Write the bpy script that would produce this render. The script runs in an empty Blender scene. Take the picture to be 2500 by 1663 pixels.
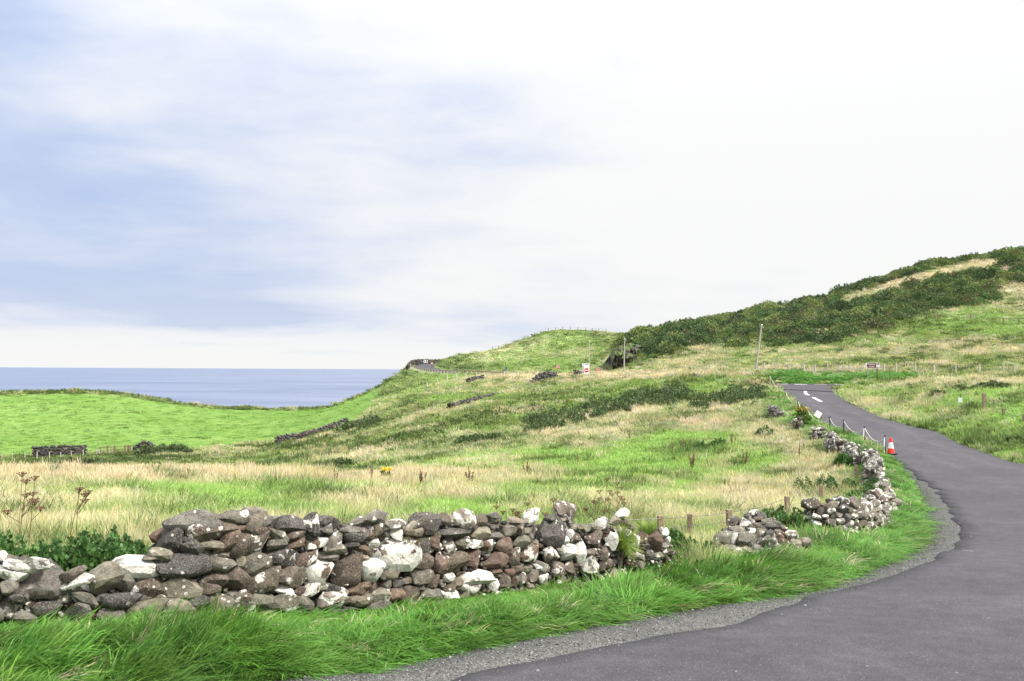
import bpy, bmesh, math, random
import numpy as np
from mathutils import Matrix, Vector, Euler

# ------------------------------------------------------------------ camera
F = 2430.0            # focal length in pixels of a 2500 px wide frame (35 mm lens)
PITCH, ROLL = math.radians(1.652), math.radians(0.293)
sc = bpy.context.scene
COL = sc.collection
cam_d = bpy.data.cameras.new('camera')
cam_d.sensor_width = 36.0
cam_d.lens = 36.0 * F / 2500.0
cam_d.clip_start, cam_d.clip_end = 0.05, 150000.0
cam = bpy.data.objects.new('camera', cam_d)
COL.objects.link(cam)
CR = Euler((math.pi / 2 + PITCH, 0, 0)).to_matrix() @ Matrix.Rotation(ROLL, 3, 'Z')
cam.matrix_world = CR.to_4x4()
sc.camera = cam
CRn = np.array(CR)

# ------------------------------------------------------------------ light
SUN_AZ, SUN_EL = math.radians(112), math.radians(46)     # azimuth from +Y towards +X
sun_dir = Vector((math.sin(SUN_AZ) * math.cos(SUN_EL), math.cos(SUN_AZ) * math.cos(SUN_EL), math.sin(SUN_EL)))
sd = bpy.data.lights.new('sun', 'SUN')
sd.energy, sd.angle, sd.color = 2.8, math.radians(11), (1.0, 0.95, 0.87)
sun = bpy.data.objects.new('sun', sd)
COL.objects.link(sun)
sun.rotation_euler = sun_dir.to_track_quat('Z', 'Y').to_euler()
sc.view_settings.view_transform = 'Standard'
sc.view_settings.look = 'None'
sc.view_settings.gamma = 1.0
sc.view_settings.use_curve_mapping = False
sc.view_settings.exposure = 1.4
sc.cycles.max_bounces = 4
sc.cycles.diffuse_bounces = 2
sc.cycles.glossy_bounces = 2
sc.cycles.transmission_bounces = 2
sc.cycles.transparent_max_bounces = 4
sc.cycles.use_denoising = True


class NT:
    """small helper around a node tree"""
    def __init__(self, tree):
        self.t = tree
        for n in list(tree.nodes):
            tree.nodes.remove(n)

    def n(self, typ, ins=None, **kw):
        nd = self.t.nodes.new(typ)
        for k, v in kw.items():
            setattr(nd, k, v)
        for k, v in (ins or {}).items():
            s = nd.inputs[k]
            if isinstance(v, bpy.types.NodeSocket):
                self.t.links.new(v, s)
            else:
                s.default_value = v
        return nd

    def math(self, op, a, b=0.0, c=0.0, clamp=False):
        return self.n('ShaderNodeMath', {0: a, 1: b, 2: c}, operation=op, use_clamp=clamp).outputs[0]

    def vmath(self, op, a, b=(0, 0, 0), out=0):
        return self.n('ShaderNodeVectorMath', {0: a, 1: b}, operation=op).outputs[out]

    def mix(self, f, a, b, mode='MIX'):
        nd = self.n('ShaderNodeMix', data_type='RGBA', blend_type=mode)
        for i, v in ((0, f), (6, a), (7, b)):
            s = nd.inputs[i]
            if isinstance(v, bpy.types.NodeSocket):
                self.t.links.new(v, s)
            else:
                s.default_value = (tuple(v) + (1.0,))[:4] if isinstance(v, (tuple, list)) else v
        return nd.outputs[2]

    def ramp(self, f, a, b, lo=0.0, hi=1.0, smooth=True):
        return self.n('ShaderNodeMapRange', {0: f, 1: a, 2: b, 3: lo, 4: hi},
                      interpolation_type='SMOOTHSTEP' if smooth else 'LINEAR').outputs[0]

    def noise(self, vec, scale, detail=3.0, rough=0.5, dist=0.0, out=0):
        return self.n('ShaderNodeTexNoise', {'Vector': vec, 'Scale': scale, 'Detail': detail,
                                             'Roughness': rough, 'Distortion': dist}).outputs[out]


# ------------------------------------------------------------------ world
world = bpy.data.worlds.new('World')
sc.world = world
world.use_nodes = True
w = NT(world.node_tree)
tc = w.n('ShaderNodeTexCoord').outputs['Generated']
dirv = w.vmath('NORMALIZE', tc)
sep = w.n('ShaderNodeSeparateXYZ', {0: dirv})
dz = w.math('MAXIMUM', sep.outputs[2], 0.0)
el = w.math('SQRT', w.math('ADD', dz, 0.004))
cp = w.n('ShaderNodeCombineXYZ', {0: sep.outputs[0], 1: sep.outputs[1], 2: w.math('MULTIPLY', el, 3.0)}).outputs[0]
big = w.noise(w.vmath('ADD', cp, (5.3, 1.7, 0.35)), 1.35, 5.0, 0.52, 0.25)
fine = w.noise(w.vmath('ADD', cp, (2.3, 8.1, 4.4)), 3.6, 6.0, 0.56, 0.2)
sunf = w.vmath('DOT_PRODUCT', dirv, tuple(sun_dir), 1)
glow = w.ramp(sunf, -0.52, 0.42)
cl = w.math('ADD', w.math('MULTIPLY', big, 0.58), w.math('MULTIPLY', fine, 0.42))
cl = w.math('ADD', cl, w.math('MULTIPLY_ADD', glow, 0.38, -0.150))
lit = w.ramp(cl, 0.31, 0.62)
hz = w.ramp(sep.outputs[2], 0.01, 0.11, 1.0, 0.0)
lit = w.math('MAXIMUM', lit, w.math('MULTIPLY', hz, w.ramp(fine, 0.30, 0.52, 0.35, 1.0)))
cloud = w.mix(lit, (0.200, 0.240, 0.340), (0.362, 0.364, 0.360))
sky = w.n('ShaderNodeTexSky', sky_type='NISHITA', sun_disc=False, sun_elevation=SUN_EL,
          sun_rotation=SUN_AZ, altitude=50.0, air_density=1.0, dust_density=2.0, ozone_density=1.2)
skyc = w.vmath('SCALE', sky.outputs[0])
w.t.nodes[-1].inputs['Scale'].default_value = 0.05
allc = w.mix(w.ramp(lit, 0.0, 0.5, 0.82, 0.97), skyc, cloud)
# an overcast sky brightens smoothly from the horizon to the zenith
zen = w.math('MULTIPLY_ADD', w.math('POWER', dz, 3.0), 3.2, 1.0)
fin = w.vmath('SCALE', allc)
w.t.links.new(zen, w.t.nodes[-1].inputs['Scale'])
bg = w.n('ShaderNodeBackground', {0: fin, 1: 1.0})
w.t.links.new(bg.outputs[0], w.n('ShaderNodeOutputWorld').inputs[0])


# ------------------------------------------------------------------ helpers
def ray(px, py):
    px = np.asarray(px, float); py = np.asarray(py, float)
    v = np.stack([(px - 1250.0) / F, -(py - 831.5) / F, -np.ones_like(px)], -1) @ CRn.T
    return v / v[..., 1:2]


def P(px, py, d):
    r = ray(px, py)
    return Vector(tuple(float(c) * d for c in r))


def proj(X, Y, Z):
    """world point -> pixel"""
    v = np.stack([X, Y, Z], -1) @ CRn
    return 1250.0 + F * v[..., 0] / -v[..., 2], 831.5 - F * v[..., 1] / -v[..., 2]


def hash2(ix, iy, seed):
    h = (ix.astype(np.int64) * 374761393 + iy.astype(np.int64) * 668265263 + seed * 1442695041) & 0x7fffffff
    h = ((h ^ (h >> 13)) * 1274126177) & 0x7fffffff
    return ((h ^ (h >> 16)) & 0xffff) / 65535.0


def vnoise(x, y, seed=0):
    xi, yi = np.floor(x), np.floor(y)
    fx, fy = x - xi, y - yi
    fx = fx * fx * (3 - 2 * fx); fy = fy * fy * (3 - 2 * fy)
    a, b = hash2(xi, yi, seed), hash2(xi + 1, yi, seed)
    c, d = hash2(xi, yi + 1, seed), hash2(xi + 1, yi + 1, seed)
    return (a * (1 - fx) + b * fx) * (1 - fy) + (c * (1 - fx) + d * fx) * fy


def fbm(x, y, seed=0, oct=4):
    s, a, t = 0.0, 0.5, 0.0
    for i in range(oct):
        s = s + a * vnoise(x * 2 ** i, y * 2 ** i, seed + i * 17); t += a; a *= 0.5
    return s / t


def sstep(a, b, x):
    t = np.clip((x - a) / (b - a), 0, 1)
    return t * t * (3 - 2 * t)


def tag(o, label=None, cat=None, group=None, kind=None):
    if label: o['label'] = label
    if cat: o['category'] = cat
    if group: o['group'] = group
    if kind: o['kind'] = kind
    return o


def empty(name, loc, label, cat, group=None, rz=0.0):
    o = bpy.data.objects.new(name, None)
    o.empty_display_size = 0.2
    o.location = loc; o.rotation_euler = (0, 0, rz)
    COL.objects.link(o)
    return tag(o, label, cat, group)


def link(name, me, mat=None, parent=None):
    o = bpy.data.objects.new(name, me)
    if mat and not me.materials: me.materials.append(mat)
    COL.objects.link(o)
    if parent: o.parent = parent
    return o


def mesh_np(name, V, Fc, smooth=False):
    """mesh from vertex array and (n,3) or (n,4) face array"""
    me = bpy.data.meshes.new(name)
    V = np.asarray(V, np.float32); Fc = np.asarray(Fc, np.int32)
    k = Fc.shape[1]
    me.vertices.add(len(V)); me.vertices.foreach_set('co', V.ravel())
    me.loops.add(Fc.size); me.loops.foreach_set('vertex_index', Fc.ravel())
    me.polygons.add(len(Fc))
    me.polygons.foreach_set('loop_start', np.arange(0, Fc.size, k, dtype=np.int32))
    me.polygons.foreach_set('use_smooth', np.full(len(Fc), smooth))
    me.update(calc_edges=True)
    me.validate()
    return me


def fattr(me, name, typ, data, dom='POINT'):
    a = me.attributes.new(name, typ, dom)
    key = 'color' if 'COLOR' in typ else ('vector' if typ == 'FLOAT_VECTOR' else 'value')
    a.data.foreach_set(key, np.asarray(data, np.int32 if typ == 'INT' else np.float32).ravel())


class MB:
    """collects simple solids into one mesh"""
    def __init__(self):
        self.bm = bmesh.new()

    def box(self, c, s, rot=None, bev=0.0):
        m = Matrix.Translation(c) @ (rot.to_4x4() if rot else Matrix()) @ Matrix.Diagonal((*s, 1))
        r = bmesh.ops.create_cube(self.bm, size=1.0, matrix=m)
        if bev:
            es = list({e for v in r['verts'] for e in v.link_edges})
            bmesh.ops.bevel(self.bm, geom=es, offset=bev, segments=2, affect='EDGES', profile=0.5)
        return self

    def cyl(self, a, b, r1, r2=None, n=10, caps=True):
        a, b = Vector(a), Vector(b)
        d = b - a
        m = Matrix.Translation((a + b) / 2) @ d.to_track_quat('Z', 'Y').to_matrix().to_4x4()
        bmesh.ops.create_cone(self.bm, cap_ends=caps, segments=n, radius1=r1, radius2=r1 if r2 is None else r2,
                              depth=d.length, matrix=m)
        return self

    def tube(self, pts, r, n=6):
        pts = [Vector(p) for p in pts]
        rings = []
        for i, p in enumerate(pts):
            t = (pts[min(i + 1, len(pts) - 1)] - pts[max(i - 1, 0)]).normalized()
            q = t.to_track_quat('Z', 'Y')
            rr = r[i] if isinstance(r, (list, tuple)) else r
            rings.append([self.bm.verts.new(p + q @ Vector((rr * math.cos(k * 2 * math.pi / n), rr * math.sin(k * 2 * math.pi / n), 0))) for k in range(n)])
        for A, B in zip(rings, rings[1:]):
            for k in range(n):
                self.bm.faces.new((A[k], A[(k + 1) % n], B[(k + 1) % n], B[k]))
        for R in (rings[0][::-1], rings[-1]):
            self.bm.faces.new(R)
        return self

    def poly(self, pts2, z0, z1, m=None):
        """extruded outline in local XZ, thickness along Y from z0 to z1"""
        m = m or Matrix()
        A = [self.bm.verts.new(m @ Vector((x, z0, z))) for x, z in pts2]
        B = [self.bm.verts.new(m @ Vector((x, z1, z))) for x, z in pts2]
        self.bm.faces.new(A); self.bm.faces.new(B[::-1])
        n = len(pts2)
        for k in range(n):
            self.bm.faces.new((A[(k + 1) % n], A[k], B[k], B[(k + 1) % n]))
        return self

    def lathe(self, prof, n=20):
        rings = []
        for r, z in prof:
            rings.append([self.bm.verts.new((r * math.cos(k * 2 * math.pi / n), r * math.sin(k * 2 * math.pi / n), z)) for k in range(n)])
        for A, B in zip(rings, rings[1:]):
            for k in range(n):
                self.bm.faces.new((A[k], A[(k + 1) % n], B[(k + 1) % n], B[k]))
        self.bm.faces.new(rings[0][::-1]); self.bm.faces.new(rings[-1])
        return self

    def build(self, name, mat, parent=None, smooth=False):
        bmesh.ops.recalc_face_normals(self.bm, faces=self.bm.faces)
        me = bpy.data.meshes.new(name)
        self.bm.to_mesh(me); self.bm.free()
        if smooth:
            me.polygons.foreach_set('use_smooth', np.full(len(me.polygons), True))
            me.set_sharp_from_angle(angle=math.radians(40))
        return link(name, me, mat, parent)


# ------------------------------------------------------------------ materials
def new_mat(name):
    m = bpy.data.materials.new(name)
    m.use_nodes = True
    return m, NT(m.node_tree)


def out(t, sh):
    t.t.links.new(sh, t.n('ShaderNodeOutputMaterial').inputs[0])


def plain(name, col, rough=0.6, var=0.12, scale=8.0, bump=0.0, metal=0.0, spec=0.4):
    m, t = new_mat(name)
    pos = t.n('ShaderNodeTexCoord').outputs['Object']
    nz = t.noise(pos, scale, 5.0, 0.6)
    c = t.mix(t.ramp(nz, 0.3, 0.7), tuple(x * (1 - var) for x in col), tuple(min(1, x * (1 + var)) for x in col))
    ins = {'Base Color': c, 'Roughness': rough, 'Metallic': metal, 'Specular IOR Level': spec}
    if bump:
        ins['Normal'] = t.n('ShaderNodeBump', {'Strength': 0.6, 'Distance': bump, 'Height': nz}).outputs[0]
    out(t, t.n('ShaderNodeBsdfPrincipled', ins).outputs[0])
    return m


def stone_mat():
    m, t = new_mat('lichened_basalt')
    oi = t.n('ShaderNodeObjectInfo')
    geo = t.n('ShaderNodeNewGeometry')
    off = t.n('ShaderNodeCombineXYZ', {0: t.math('MULTIPLY', oi.outputs['Random'], 37.0), 1: t.math('MULTIPLY', oi.outputs['Random'], 91.0), 2: 0.0}).outputs[0]
    pos = t.vmath('ADD', geo.outputs['Position'], off)
    col, alpha = oi.outputs['Color'], oi.outputs['Alpha']
    n1 = t.noise(pos, 9.0, 6.0, 0.65)
    n2 = t.noise(pos, 60.0, 4.0, 0.7)
    base = t.mix(t.ramp(n1, 0.3, 0.72), t.mix(1.0, col, (0.50, 0.48, 0.46), 'MULTIPLY'), t.mix(1.0, col, (1.55, 1.5, 1.42), 'MULTIPLY'))
    base = t.mix(t.ramp(n2, 0.45, 0.70, 0.0, 0.75), base, (0.24, 0.22, 0.18))
    # crustose lichen: thick pale patches and small round discs
    l1 = t.noise(pos, 7.0, 5.0, 0.56, 0.3)
    thr = t.ramp(alpha, 0.0, 1.0, 0.82, 0.335, smooth=False)
    msk = t.ramp(t.math('SUBTRACT', l1, thr), -0.03, 0.03)
    vor = t.n('ShaderNodeTexVoronoi', {'Vector': pos, 'Scale': 13.0, 'Randomness': 1.0})
    dots = t.math('MULTIPLY', t.ramp(vor.outputs['Distance'], 0.28, 0.24), t.ramp(t.n('ShaderNodeSeparateColor', {0: vor.outputs['Color']}).outputs[0], 0.80, 0.81))
    dots = t.math('MULTIPLY', dots, t.ramp(alpha, 0.02, 0.2))
    msk = t.math('MAXIMUM', msk, dots)
    spk = t.n('ShaderNodeTexVoronoi', {'Vector': pos, 'Scale': 55.0, 'Randomness': 1.0})
    speck = t.math('MULTIPLY', t.ramp(spk.outputs['Distance'], 0.34, 0.26), t.ramp(t.n('ShaderNodeSeparateColor', {0: spk.outputs['Color']}).outputs[1], 0.72, 0.76))
    lcol = t.mix(t.ramp(t.noise(pos, 22.0, 4.0, 0.6), 0.3, 0.7), (0.44, 0.425, 0.385), (0.62, 0.61, 0.57))
    lcol = t.mix(t.math('MULTIPLY', speck, 0.85), lcol, (0.12, 0.11, 0.10))
    fc = t.mix(msk, base, lcol)
    hgt = t.math('ADD', t.math('MULTIPLY', n1, 0.7), t.math('ADD', t.math('MULTIPLY', n2, 0.28), t.math('MULTIPLY', msk, 0.10)))
    bp = t.n('ShaderNodeBump', {'Strength': 1.0, 'Distance': 0.045, 'Height': hgt}).outputs[0]
    out(t, t.n('ShaderNodeBsdfPrincipled', {'Base Color': fc, 'Roughness': 0.9, 'Specular IOR Level': 0.2, 'Normal': bp}).outputs[0])
    return m


def rubble_mat(dark=0.0):
    """small stones joined into one mesh: colour from a per-stone attribute"""
    m, t = new_mat('small_stones')
    geo = t.n('ShaderNodeNewGeometry')
    a = t.n('ShaderNodeAttribute', attribute_name='tint')
    pos = geo.outputs['Position']
    n1 = t.noise(pos, 14.0, 5.0, 0.65)
    base = t.mix(t.ramp(n1, 0.3, 0.7), t.mix(1.0, a.outputs[0], (0.6, 0.58, 0.56), 'MULTIPLY'), t.mix(1.0, a.outputs[0], (1.3, 1.3, 1.3), 'MULTIPLY'))
    l1 = t.noise(pos, 7.0, 3.0, 0.55)
    msk = t.ramp(t.math('SUBTRACT', l1, t.ramp(a.outputs['Alpha'], 0, 1, 0.80, 0.30, smooth=False)), -0.012, 0.02)
    fc = t.mix(msk, base, (0.50, 0.485, 0.445))
    bp = t.n('ShaderNodeBump', {'Strength': 0.8, 'Distance': 0.03, 'Height': n1}).outputs[0]
    out(t, t.n('ShaderNodeBsdfPrincipled', {'Base Color': fc, 'Roughness': 0.92, 'Specular IOR Level': 0.2, 'Normal': bp}).outputs[0])
    return m


def leaf_mat(name, trans=0.35, rough=0.55, tip=(1.25, 1.2, 0.9)):
    """grass blades and leaves: colour of the plant comes from the point that carries it"""
    m, t = new_mat(name)
    a = t.n('ShaderNodeAttribute', attribute_name='tint', attribute_type='INSTANCER')
    h = t.n('ShaderNodeAttribute', attribute_name='ht')
    v = t.n('ShaderNodeAttribute', attribute_name='bv')
    c = t.mix(t.ramp(h.outputs[2], 0.45, 1.0, 0, 1, False), a.outputs[0], t.mix(1.0, a.outputs[0], tip, 'MULTIPLY'))
    c = t.mix(1.0, c, t.mix(v.outputs[2], (0.72, 0.76, 0.7), (1.3, 1.22, 1.2)), 'MULTIPLY')
    p = t.n('ShaderNodeBsdfPrincipled', {'Base Color': c, 'Roughness': rough, 'Specular IOR Level': 0.25}).outputs[0]
    tr = t.n('ShaderNodeBsdfTranslucent', {'Color': c}).outputs[0]
    out(t, t.n('ShaderNodeMixShader', {0: trans, 1: p, 2: tr}).outputs[0])
    return m


def foliage_mat(name, col, var=0.35, trans=0.3, tip=(1.5, 1.45, 1.1)):
    """same for plants that are ordinary meshes"""
    m, t = new_mat(name)
    h = t.n('ShaderNodeAttribute', attribute_name='ht')
    v = t.n('ShaderNodeAttribute', attribute_name='bv')
    c = t.mix(v.outputs[2], tuple(x * (1 - var) for x in col), tuple(x * (1 + var) for x in col))
    c = t.mix(t.ramp(h.outputs[2], 0.4, 1.0, 0, 1, False), c, t.mix(1.0, c, tip, 'MULTIPLY'))
    p = t.n('ShaderNodeBsdfPrincipled', {'Base Color': c, 'Roughness': 0.6, 'Specular IOR Level': 0.25}).outputs[0]
    tr = t.n('ShaderNodeBsdfTranslucent', {'Color': c}).outputs[0]
    out(t, t.n('ShaderNodeMixShader', {0: trans, 1: p, 2: tr}).outputs[0])
    return m


M = {}
M['stone'] = stone_mat()
M['rubble'] = rubble_mat()
M['core'] = plain('wall_earth', (0.050, 0.043, 0.034), 0.95, 0.4, 14.0, 0.03)
M['wood'] = plain('weathered_wood', (0.21, 0.155, 0.10), 0.85, 0.3, 30.0, 0.004)
M['palewood'] = plain('bleached_wood', (0.42, 0.39, 0.34), 0.85, 0.25, 25.0, 0.004)
M['polewood'] = plain('grey_pole_wood', (0.33, 0.31, 0.27), 0.85, 0.25, 10.0, 0.004)
M['wire'] = plain('fence_wire', (0.16, 0.15, 0.14), 0.5, 0.2, 20.0, 0.0, 0.8)
M['galv'] = plain('galvanised_steel', (0.42, 0.42, 0.41), 0.45, 0.15, 12.0, 0.0, 0.7)
M['black'] = plain('black_paint', (0.015, 0.015, 0.016), 0.5, 0.2)
M['white'] = plain('white_sheeting', (0.80, 0.80, 0.79), 0.45, 0.05)
M['red'] = plain('red_sheeting', (0.50, 0.012, 0.02), 0.45, 0.08)
M['brown'] = plain('brown_sheeting', (0.17, 0.035, 0.022), 0.45, 0.08)
M['rustpost'] = plain('brown_post_paint', (0.10, 0.035, 0.025), 0.6, 0.2)
M['blue'] = plain('blue_sheeting', (0.06, 0.10, 0.24), 0.5, 0.1)
M['conered'] = plain('cone_red_plastic', (0.72, 0.035, 0.022), 0.5, 0.10, 5.0)
M['conewhite'] = plain('cone_white_sleeve', (0.80, 0.80, 0.80), 0.5, 0.06, 12.0)
M['rope'] = plain('pale_rope', (0.62, 0.60, 0.54), 0.9, 0.15, 60.0)
M['paint'] = plain('road_paint', (0.74, 0.74, 0.72), 0.7, 0.08, 30.0)
M['deadstem'] = plain('dead_stem', (0.16, 0.10, 0.055), 0.9, 0.35, 20.0)
M['dock'] = plain('dock_seed', (0.095, 0.042, 0.024), 0.9, 0.4, 20.0)

WPX = [-260, 0, 200, 424, 700, 1061, 1300, 1480, 1591, 1660]
WD = [9.3, 9.75, 10.0, 10.5, 11.2, 12.55, 14.1, 15.9, 17.0, 17.7]
TOPPX = [-260, 0, 60, 115, 155, 200, 260, 300, 375, 395, 418, 430, 520, 620, 700, 800, 830, 900, 950, 1010, 1100, 1160, 1220, 1290, 1330, 1370, 1450, 1520, 1560, 1590, 1635, 1650]
TOPPY = [1340, 1352, 1362, 1366, 1402, 1402, 1390, 1372, 1366, 1335, 1300, 1268, 1262, 1256, 1266, 1268, 1278, 1272, 1280, 1270, 1262, 1262, 1268, 1266, 1272, 1276, 1282, 1284, 1304, 1316, 1320, 1400]
BASPX = [-260, 0, 400, 700, 860, 1000, 1200, 1400, 1660]
BASPY = [1550, 1532, 1530, 1512, 1505, 1490, 1470, 1436, 1412]
# ------------------------------------------------------------------ terrain control points (pixel x, pixel y, forward distance)
LEFT = [(1258, 1562, 11.2), (1548, 1512, 12.97), (1727, 1478, 14.3), (1921, 1452, 15.55), (2078, 1410, 17.6), (2150, 1380, 19.0),
        (2209, 1355, 20.9), (2247, 1325, 23.0), (2264, 1287, 25.6), (2253, 1237, 29.8), (2234, 1190, 35.0), (2204, 1152, 40.0), (2183, 1122, 44.6),
        (2150, 1096, 47.8), (2105, 1072, 51.9), (2067, 1059, 54.6), (2003, 1032, 59.5), (1969, 1009, 65), (1947, 993, 70), (1932, 979, 75.5), (1906, 958, 85), (1893, 950, 90.5)]
LEFT = [P(*p) for p in LEFT]
lz = P(640, 1663, 8.75)
ROAD_L = [Vector((-10.5, -1.5, -2.1)), Vector((-7.2, 2.6, -2.35)), Vector((-4.6, 5.9, -2.55)), lz, P(903, 1638, 9.75)] + LEFT
ROAD_R = [Vector(v) for v in ((-5, -5.0, -2.0), (-2.0, -1.6, -2.2), (0.7, 1.5, -2.4), (3.0, 4.2, -2.6), (5.6, 7.0, -2.8), (9.2, 9.4, -3.05), (13.5, 12.5, -3.3),
          (17.5, 17, -3.55), (20.5, 23, -3.8), (22.2, 31, -4.0), (22.8, 38, -4.08))] + \
         [P(*p) for p in ((2500, 1135, 44), (2454, 1122, 46.3), (2406, 1105, 49), (2354, 1088, 52), (2320, 1069, 55), (2284, 1053, 57.5), (2234, 1042, 59.5),
                          (2180, 1028, 62.5), (2140, 1012, 66.5), (2100, 994, 72), (2070, 977, 78), (2051, 965, 83), (2049, 957, 88))]
# main coast road: centre line, half width 3.2
MAIN_C = [(95, 84, -0.9), (62, 91, -1.15), (42, 97, -1.3), (29.5, 102, -1.40), (21.5, 113, -1.40), (16.5, 130, -1.38), (13.2, 148, -1.4),
          (7.2, 180, -1.45), (-5, 225, -1.2), (-16.5, 265, -1.0), (-24.5, 300, -0.2), (-28.5, 322, 0.85), (-27, 342, 1.6), (-17, 358, 2.0), (0, 368, 2.2)]


def smooth_line(pts, step):
    """Catmull-Rom through the points, resampled at an even step"""
    pts = np.array([tuple(p) for p in pts], float)
    ext = np.vstack([2 * pts[0] - pts[1], pts, 2 * pts[-1] - pts[-2]])
    o = []
    for i in range(1, len(ext) - 2):
        p0, p1, p2, p3 = ext[i - 1:i + 3]
        for t in np.linspace(0, 1, 16, endpoint=False):
            o.append(0.5 * ((2 * p1) + (-p0 + p2) * t + (2 * p0 - 5 * p1 + 4 * p2 - p3) * t * t + (-p0 + 3 * p1 - 3 * p2 + p3) * t ** 3))
    o.append(pts[-1]); o = np.array(o)
    s = np.r_[0, np.cumsum(np.linalg.norm(np.diff(o, axis=0), axis=1))]
    q = np.linspace(0, s[-1], max(2, int(s[-1] / step)))
    return np.stack([np.interp(q, s, o[:, k]) for k in range(o.shape[1])], -1)


RL, RR = smooth_line(ROAD_L, 0.4), smooth_line(ROAD_R, 0.5)
MC = smooth_line(MAIN_C, 2.0)
mt = np.gradient(MC[:, :2], axis=0); mt /= np.linalg.norm(mt, axis=1)[:, None]
mn = np.stack([mt[:, 1], -mt[:, 0]], -1)           # far side (away from camera)
MA, MBk = MC.copy(), MC.copy()
MA[:, :2] -= mn * 3.2; MBk[:, :2] += mn * 3.2

ctrl = []
for p in ROAD_L[1:] + ROAD_R[2:]: ctrl.append((p.x, p.y, p.z))
for p in MAIN_C: ctrl.append(p)
CP = [
 # beneath and beside the camera
 (1250, 2600, 3.2), (-300, 1950, 6.0), (-700, 1600, 8.5),
 # field behind the wall, left to right
 (-600, 1520, 10), (0, 1525, 10), (420, 1505, 10.6), (700, 1492, 11.3), (1061, 1470, 12.7), (1300, 1440, 14.3), (1591, 1405, 17.1),
 (-600, 1340, 15), (0, 1350, 15), (600, 1350, 15.5), (1100, 1360, 16.5), (1400, 1350, 18.5),
 (-600, 1240, 24), (100, 1240, 25), (500, 1238, 25), (900, 1240, 25), (1250, 1245, 25), (1600, 1262, 25), (1800, 1275, 25),
 (-600, 1158, 39), (100, 1158, 40), (500, 1160, 41), (900, 1172, 44),
 (-600, 1178, 60), (100, 1174, 60), (500, 1172, 60), (900, 1164, 58),
 (-600, 1160, 90), (100, 1156, 90), (500, 1150, 90), (760, 1125, 92), (900, 1112, 84),
 (100, 1136, 115), (500, 1125, 115), (-600, 1140, 115), (760, 1098, 118), (900, 1062, 115),
 (-600, 1120, 139), (100, 1118, 139), (500, 1104, 141), (760, 1076, 150), (900, 1022, 152),
 (-600, 1060, 180), (100, 1060, 180), (500, 1058, 180), (760, 1040, 185), (900, 995, 190),
 (100, 1000, 220), (-600, 1000, 220), (500, 1014, 236), (760, 1010, 240), (900, 976, 240),
 (-600, 962, 246), (0, 962, 252), (265, 962, 258), (318, 968, 262), (424, 986, 266), (560, 999, 272), (640, 1001, 276), (806, 995, 292),
 (860, 976, 302), (923, 949, 312), (960, 924, 322), (1000, 897, 332),
 # centre
 (1250, 1190, 34), (1250, 1150, 48), (1250, 1110, 62), (1250, 1060, 80), (1250, 1000, 105), (1250, 955, 134), (1250, 925, 165), (1250, 921, 180),
 (1080, 1160, 48), (1080, 1110, 70), (1080, 1050, 95), (1080, 1000, 120), (1080, 950, 165), (1080, 925, 220), (1060, 912, 270),
 (1600, 1200, 33), (1600, 1130, 50), (1600, 1060, 66), (1600, 1000, 84), (1600, 950, 104), (1600, 915, 122),
 (1430, 1130, 52), (1430, 1000, 94), (1430, 945, 122), (1430, 917, 142), (1340, 922, 160),
 (1800, 1210, 36), (1800, 1150, 46), (1800, 1050, 66), (1800, 960, 92), (1830, 915, 103), (1720, 911, 108), (1870, 930, 97), (1895, 945, 92),
 (1950, 1200, 37), (2000, 1150, 43), (1950, 1090, 52), (1900, 1030, 62), (1880, 985, 74),
 (1500, 912, 134),
 # bank right of the side road
 (2150, 1000, 71), (2130, 968, 80), (2095, 952, 87), (2130, 940, 89), (2072, 952, 90), (2300, 928, 84), (2500, 932, 78), (2250, 990, 71), (2300, 1030, 62.5), (2350, 1000, 63), (2450, 1010, 58), (2480, 1085, 50),
 (2500, 1060, 51), (2750, 1090, 42), (2750, 1010, 52), (2750, 940, 70), (3200, 1100, 34), (3200, 950, 60),
 (2300, 934, 94), (2500, 938, 90),
 # beyond the main road
 (1960, 922, 108), (2060, 920, 108), (2300, 918, 105), (2060, 911, 113), (2300, 908, 112), (2500, 905, 112), (2900, 890, 110), (1960, 911, 114),
 (1843, 911, 122), (1700, 912, 132), (1580, 914, 150), (1470, 913, 172), (1400, 914, 195), (1290, 916, 225), (1180, 909, 262),
 # gorse hill on the right
 (2500, 860, 132), (2500, 790, 158), (2500, 715, 190), (2500, 628, 228), (2900, 830, 135), (2900, 690, 180), (2900, 590, 225),
 (2250, 885, 128), (2250, 842, 150), (2250, 770, 178), (2250, 665, 222),
 (2015, 880, 130), (2015, 845, 152), (2015, 800, 178), (2015, 747, 212),
 (1850, 885, 138), (1850, 860, 158), (1850, 810, 182), (1850, 770, 206),
 (1700, 885, 150), (1700, 850, 172), (1700, 804, 200), (1600, 890, 160), (1600, 850, 178), (1600, 822, 196), (1530, 905, 175), (1540, 860, 188), (1540, 832, 200),
 # far green hill
 (1400, 895, 230), (1400, 868, 270), (1420, 838, 310), (1420, 808, 350), (1339, 811, 350), (1292, 829, 345), (1247, 842, 338), (1217, 854, 330),
 (1300, 880, 270), (1270, 858, 310), (1190, 870, 310), (1200, 900, 275), (1128, 866, 310), (1110, 871, 312), (1150, 880, 300), (1110, 893, 296), (1095, 880, 318),
 (1500, 845, 260), (1520, 815, 350), (1650, 820, 350),
]
for c in CP:
    p = P(*c); ctrl.append((p.x, p.y, p.z))
ctrl = np.array(ctrl)
ctrl = ctrl[ctrl[:, 1] > 1.2]
cu = ctrl[:, 0] / ctrl[:, 1] * 2.6
cv = np.log(ctrl[:, 1]) * 1.15
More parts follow.
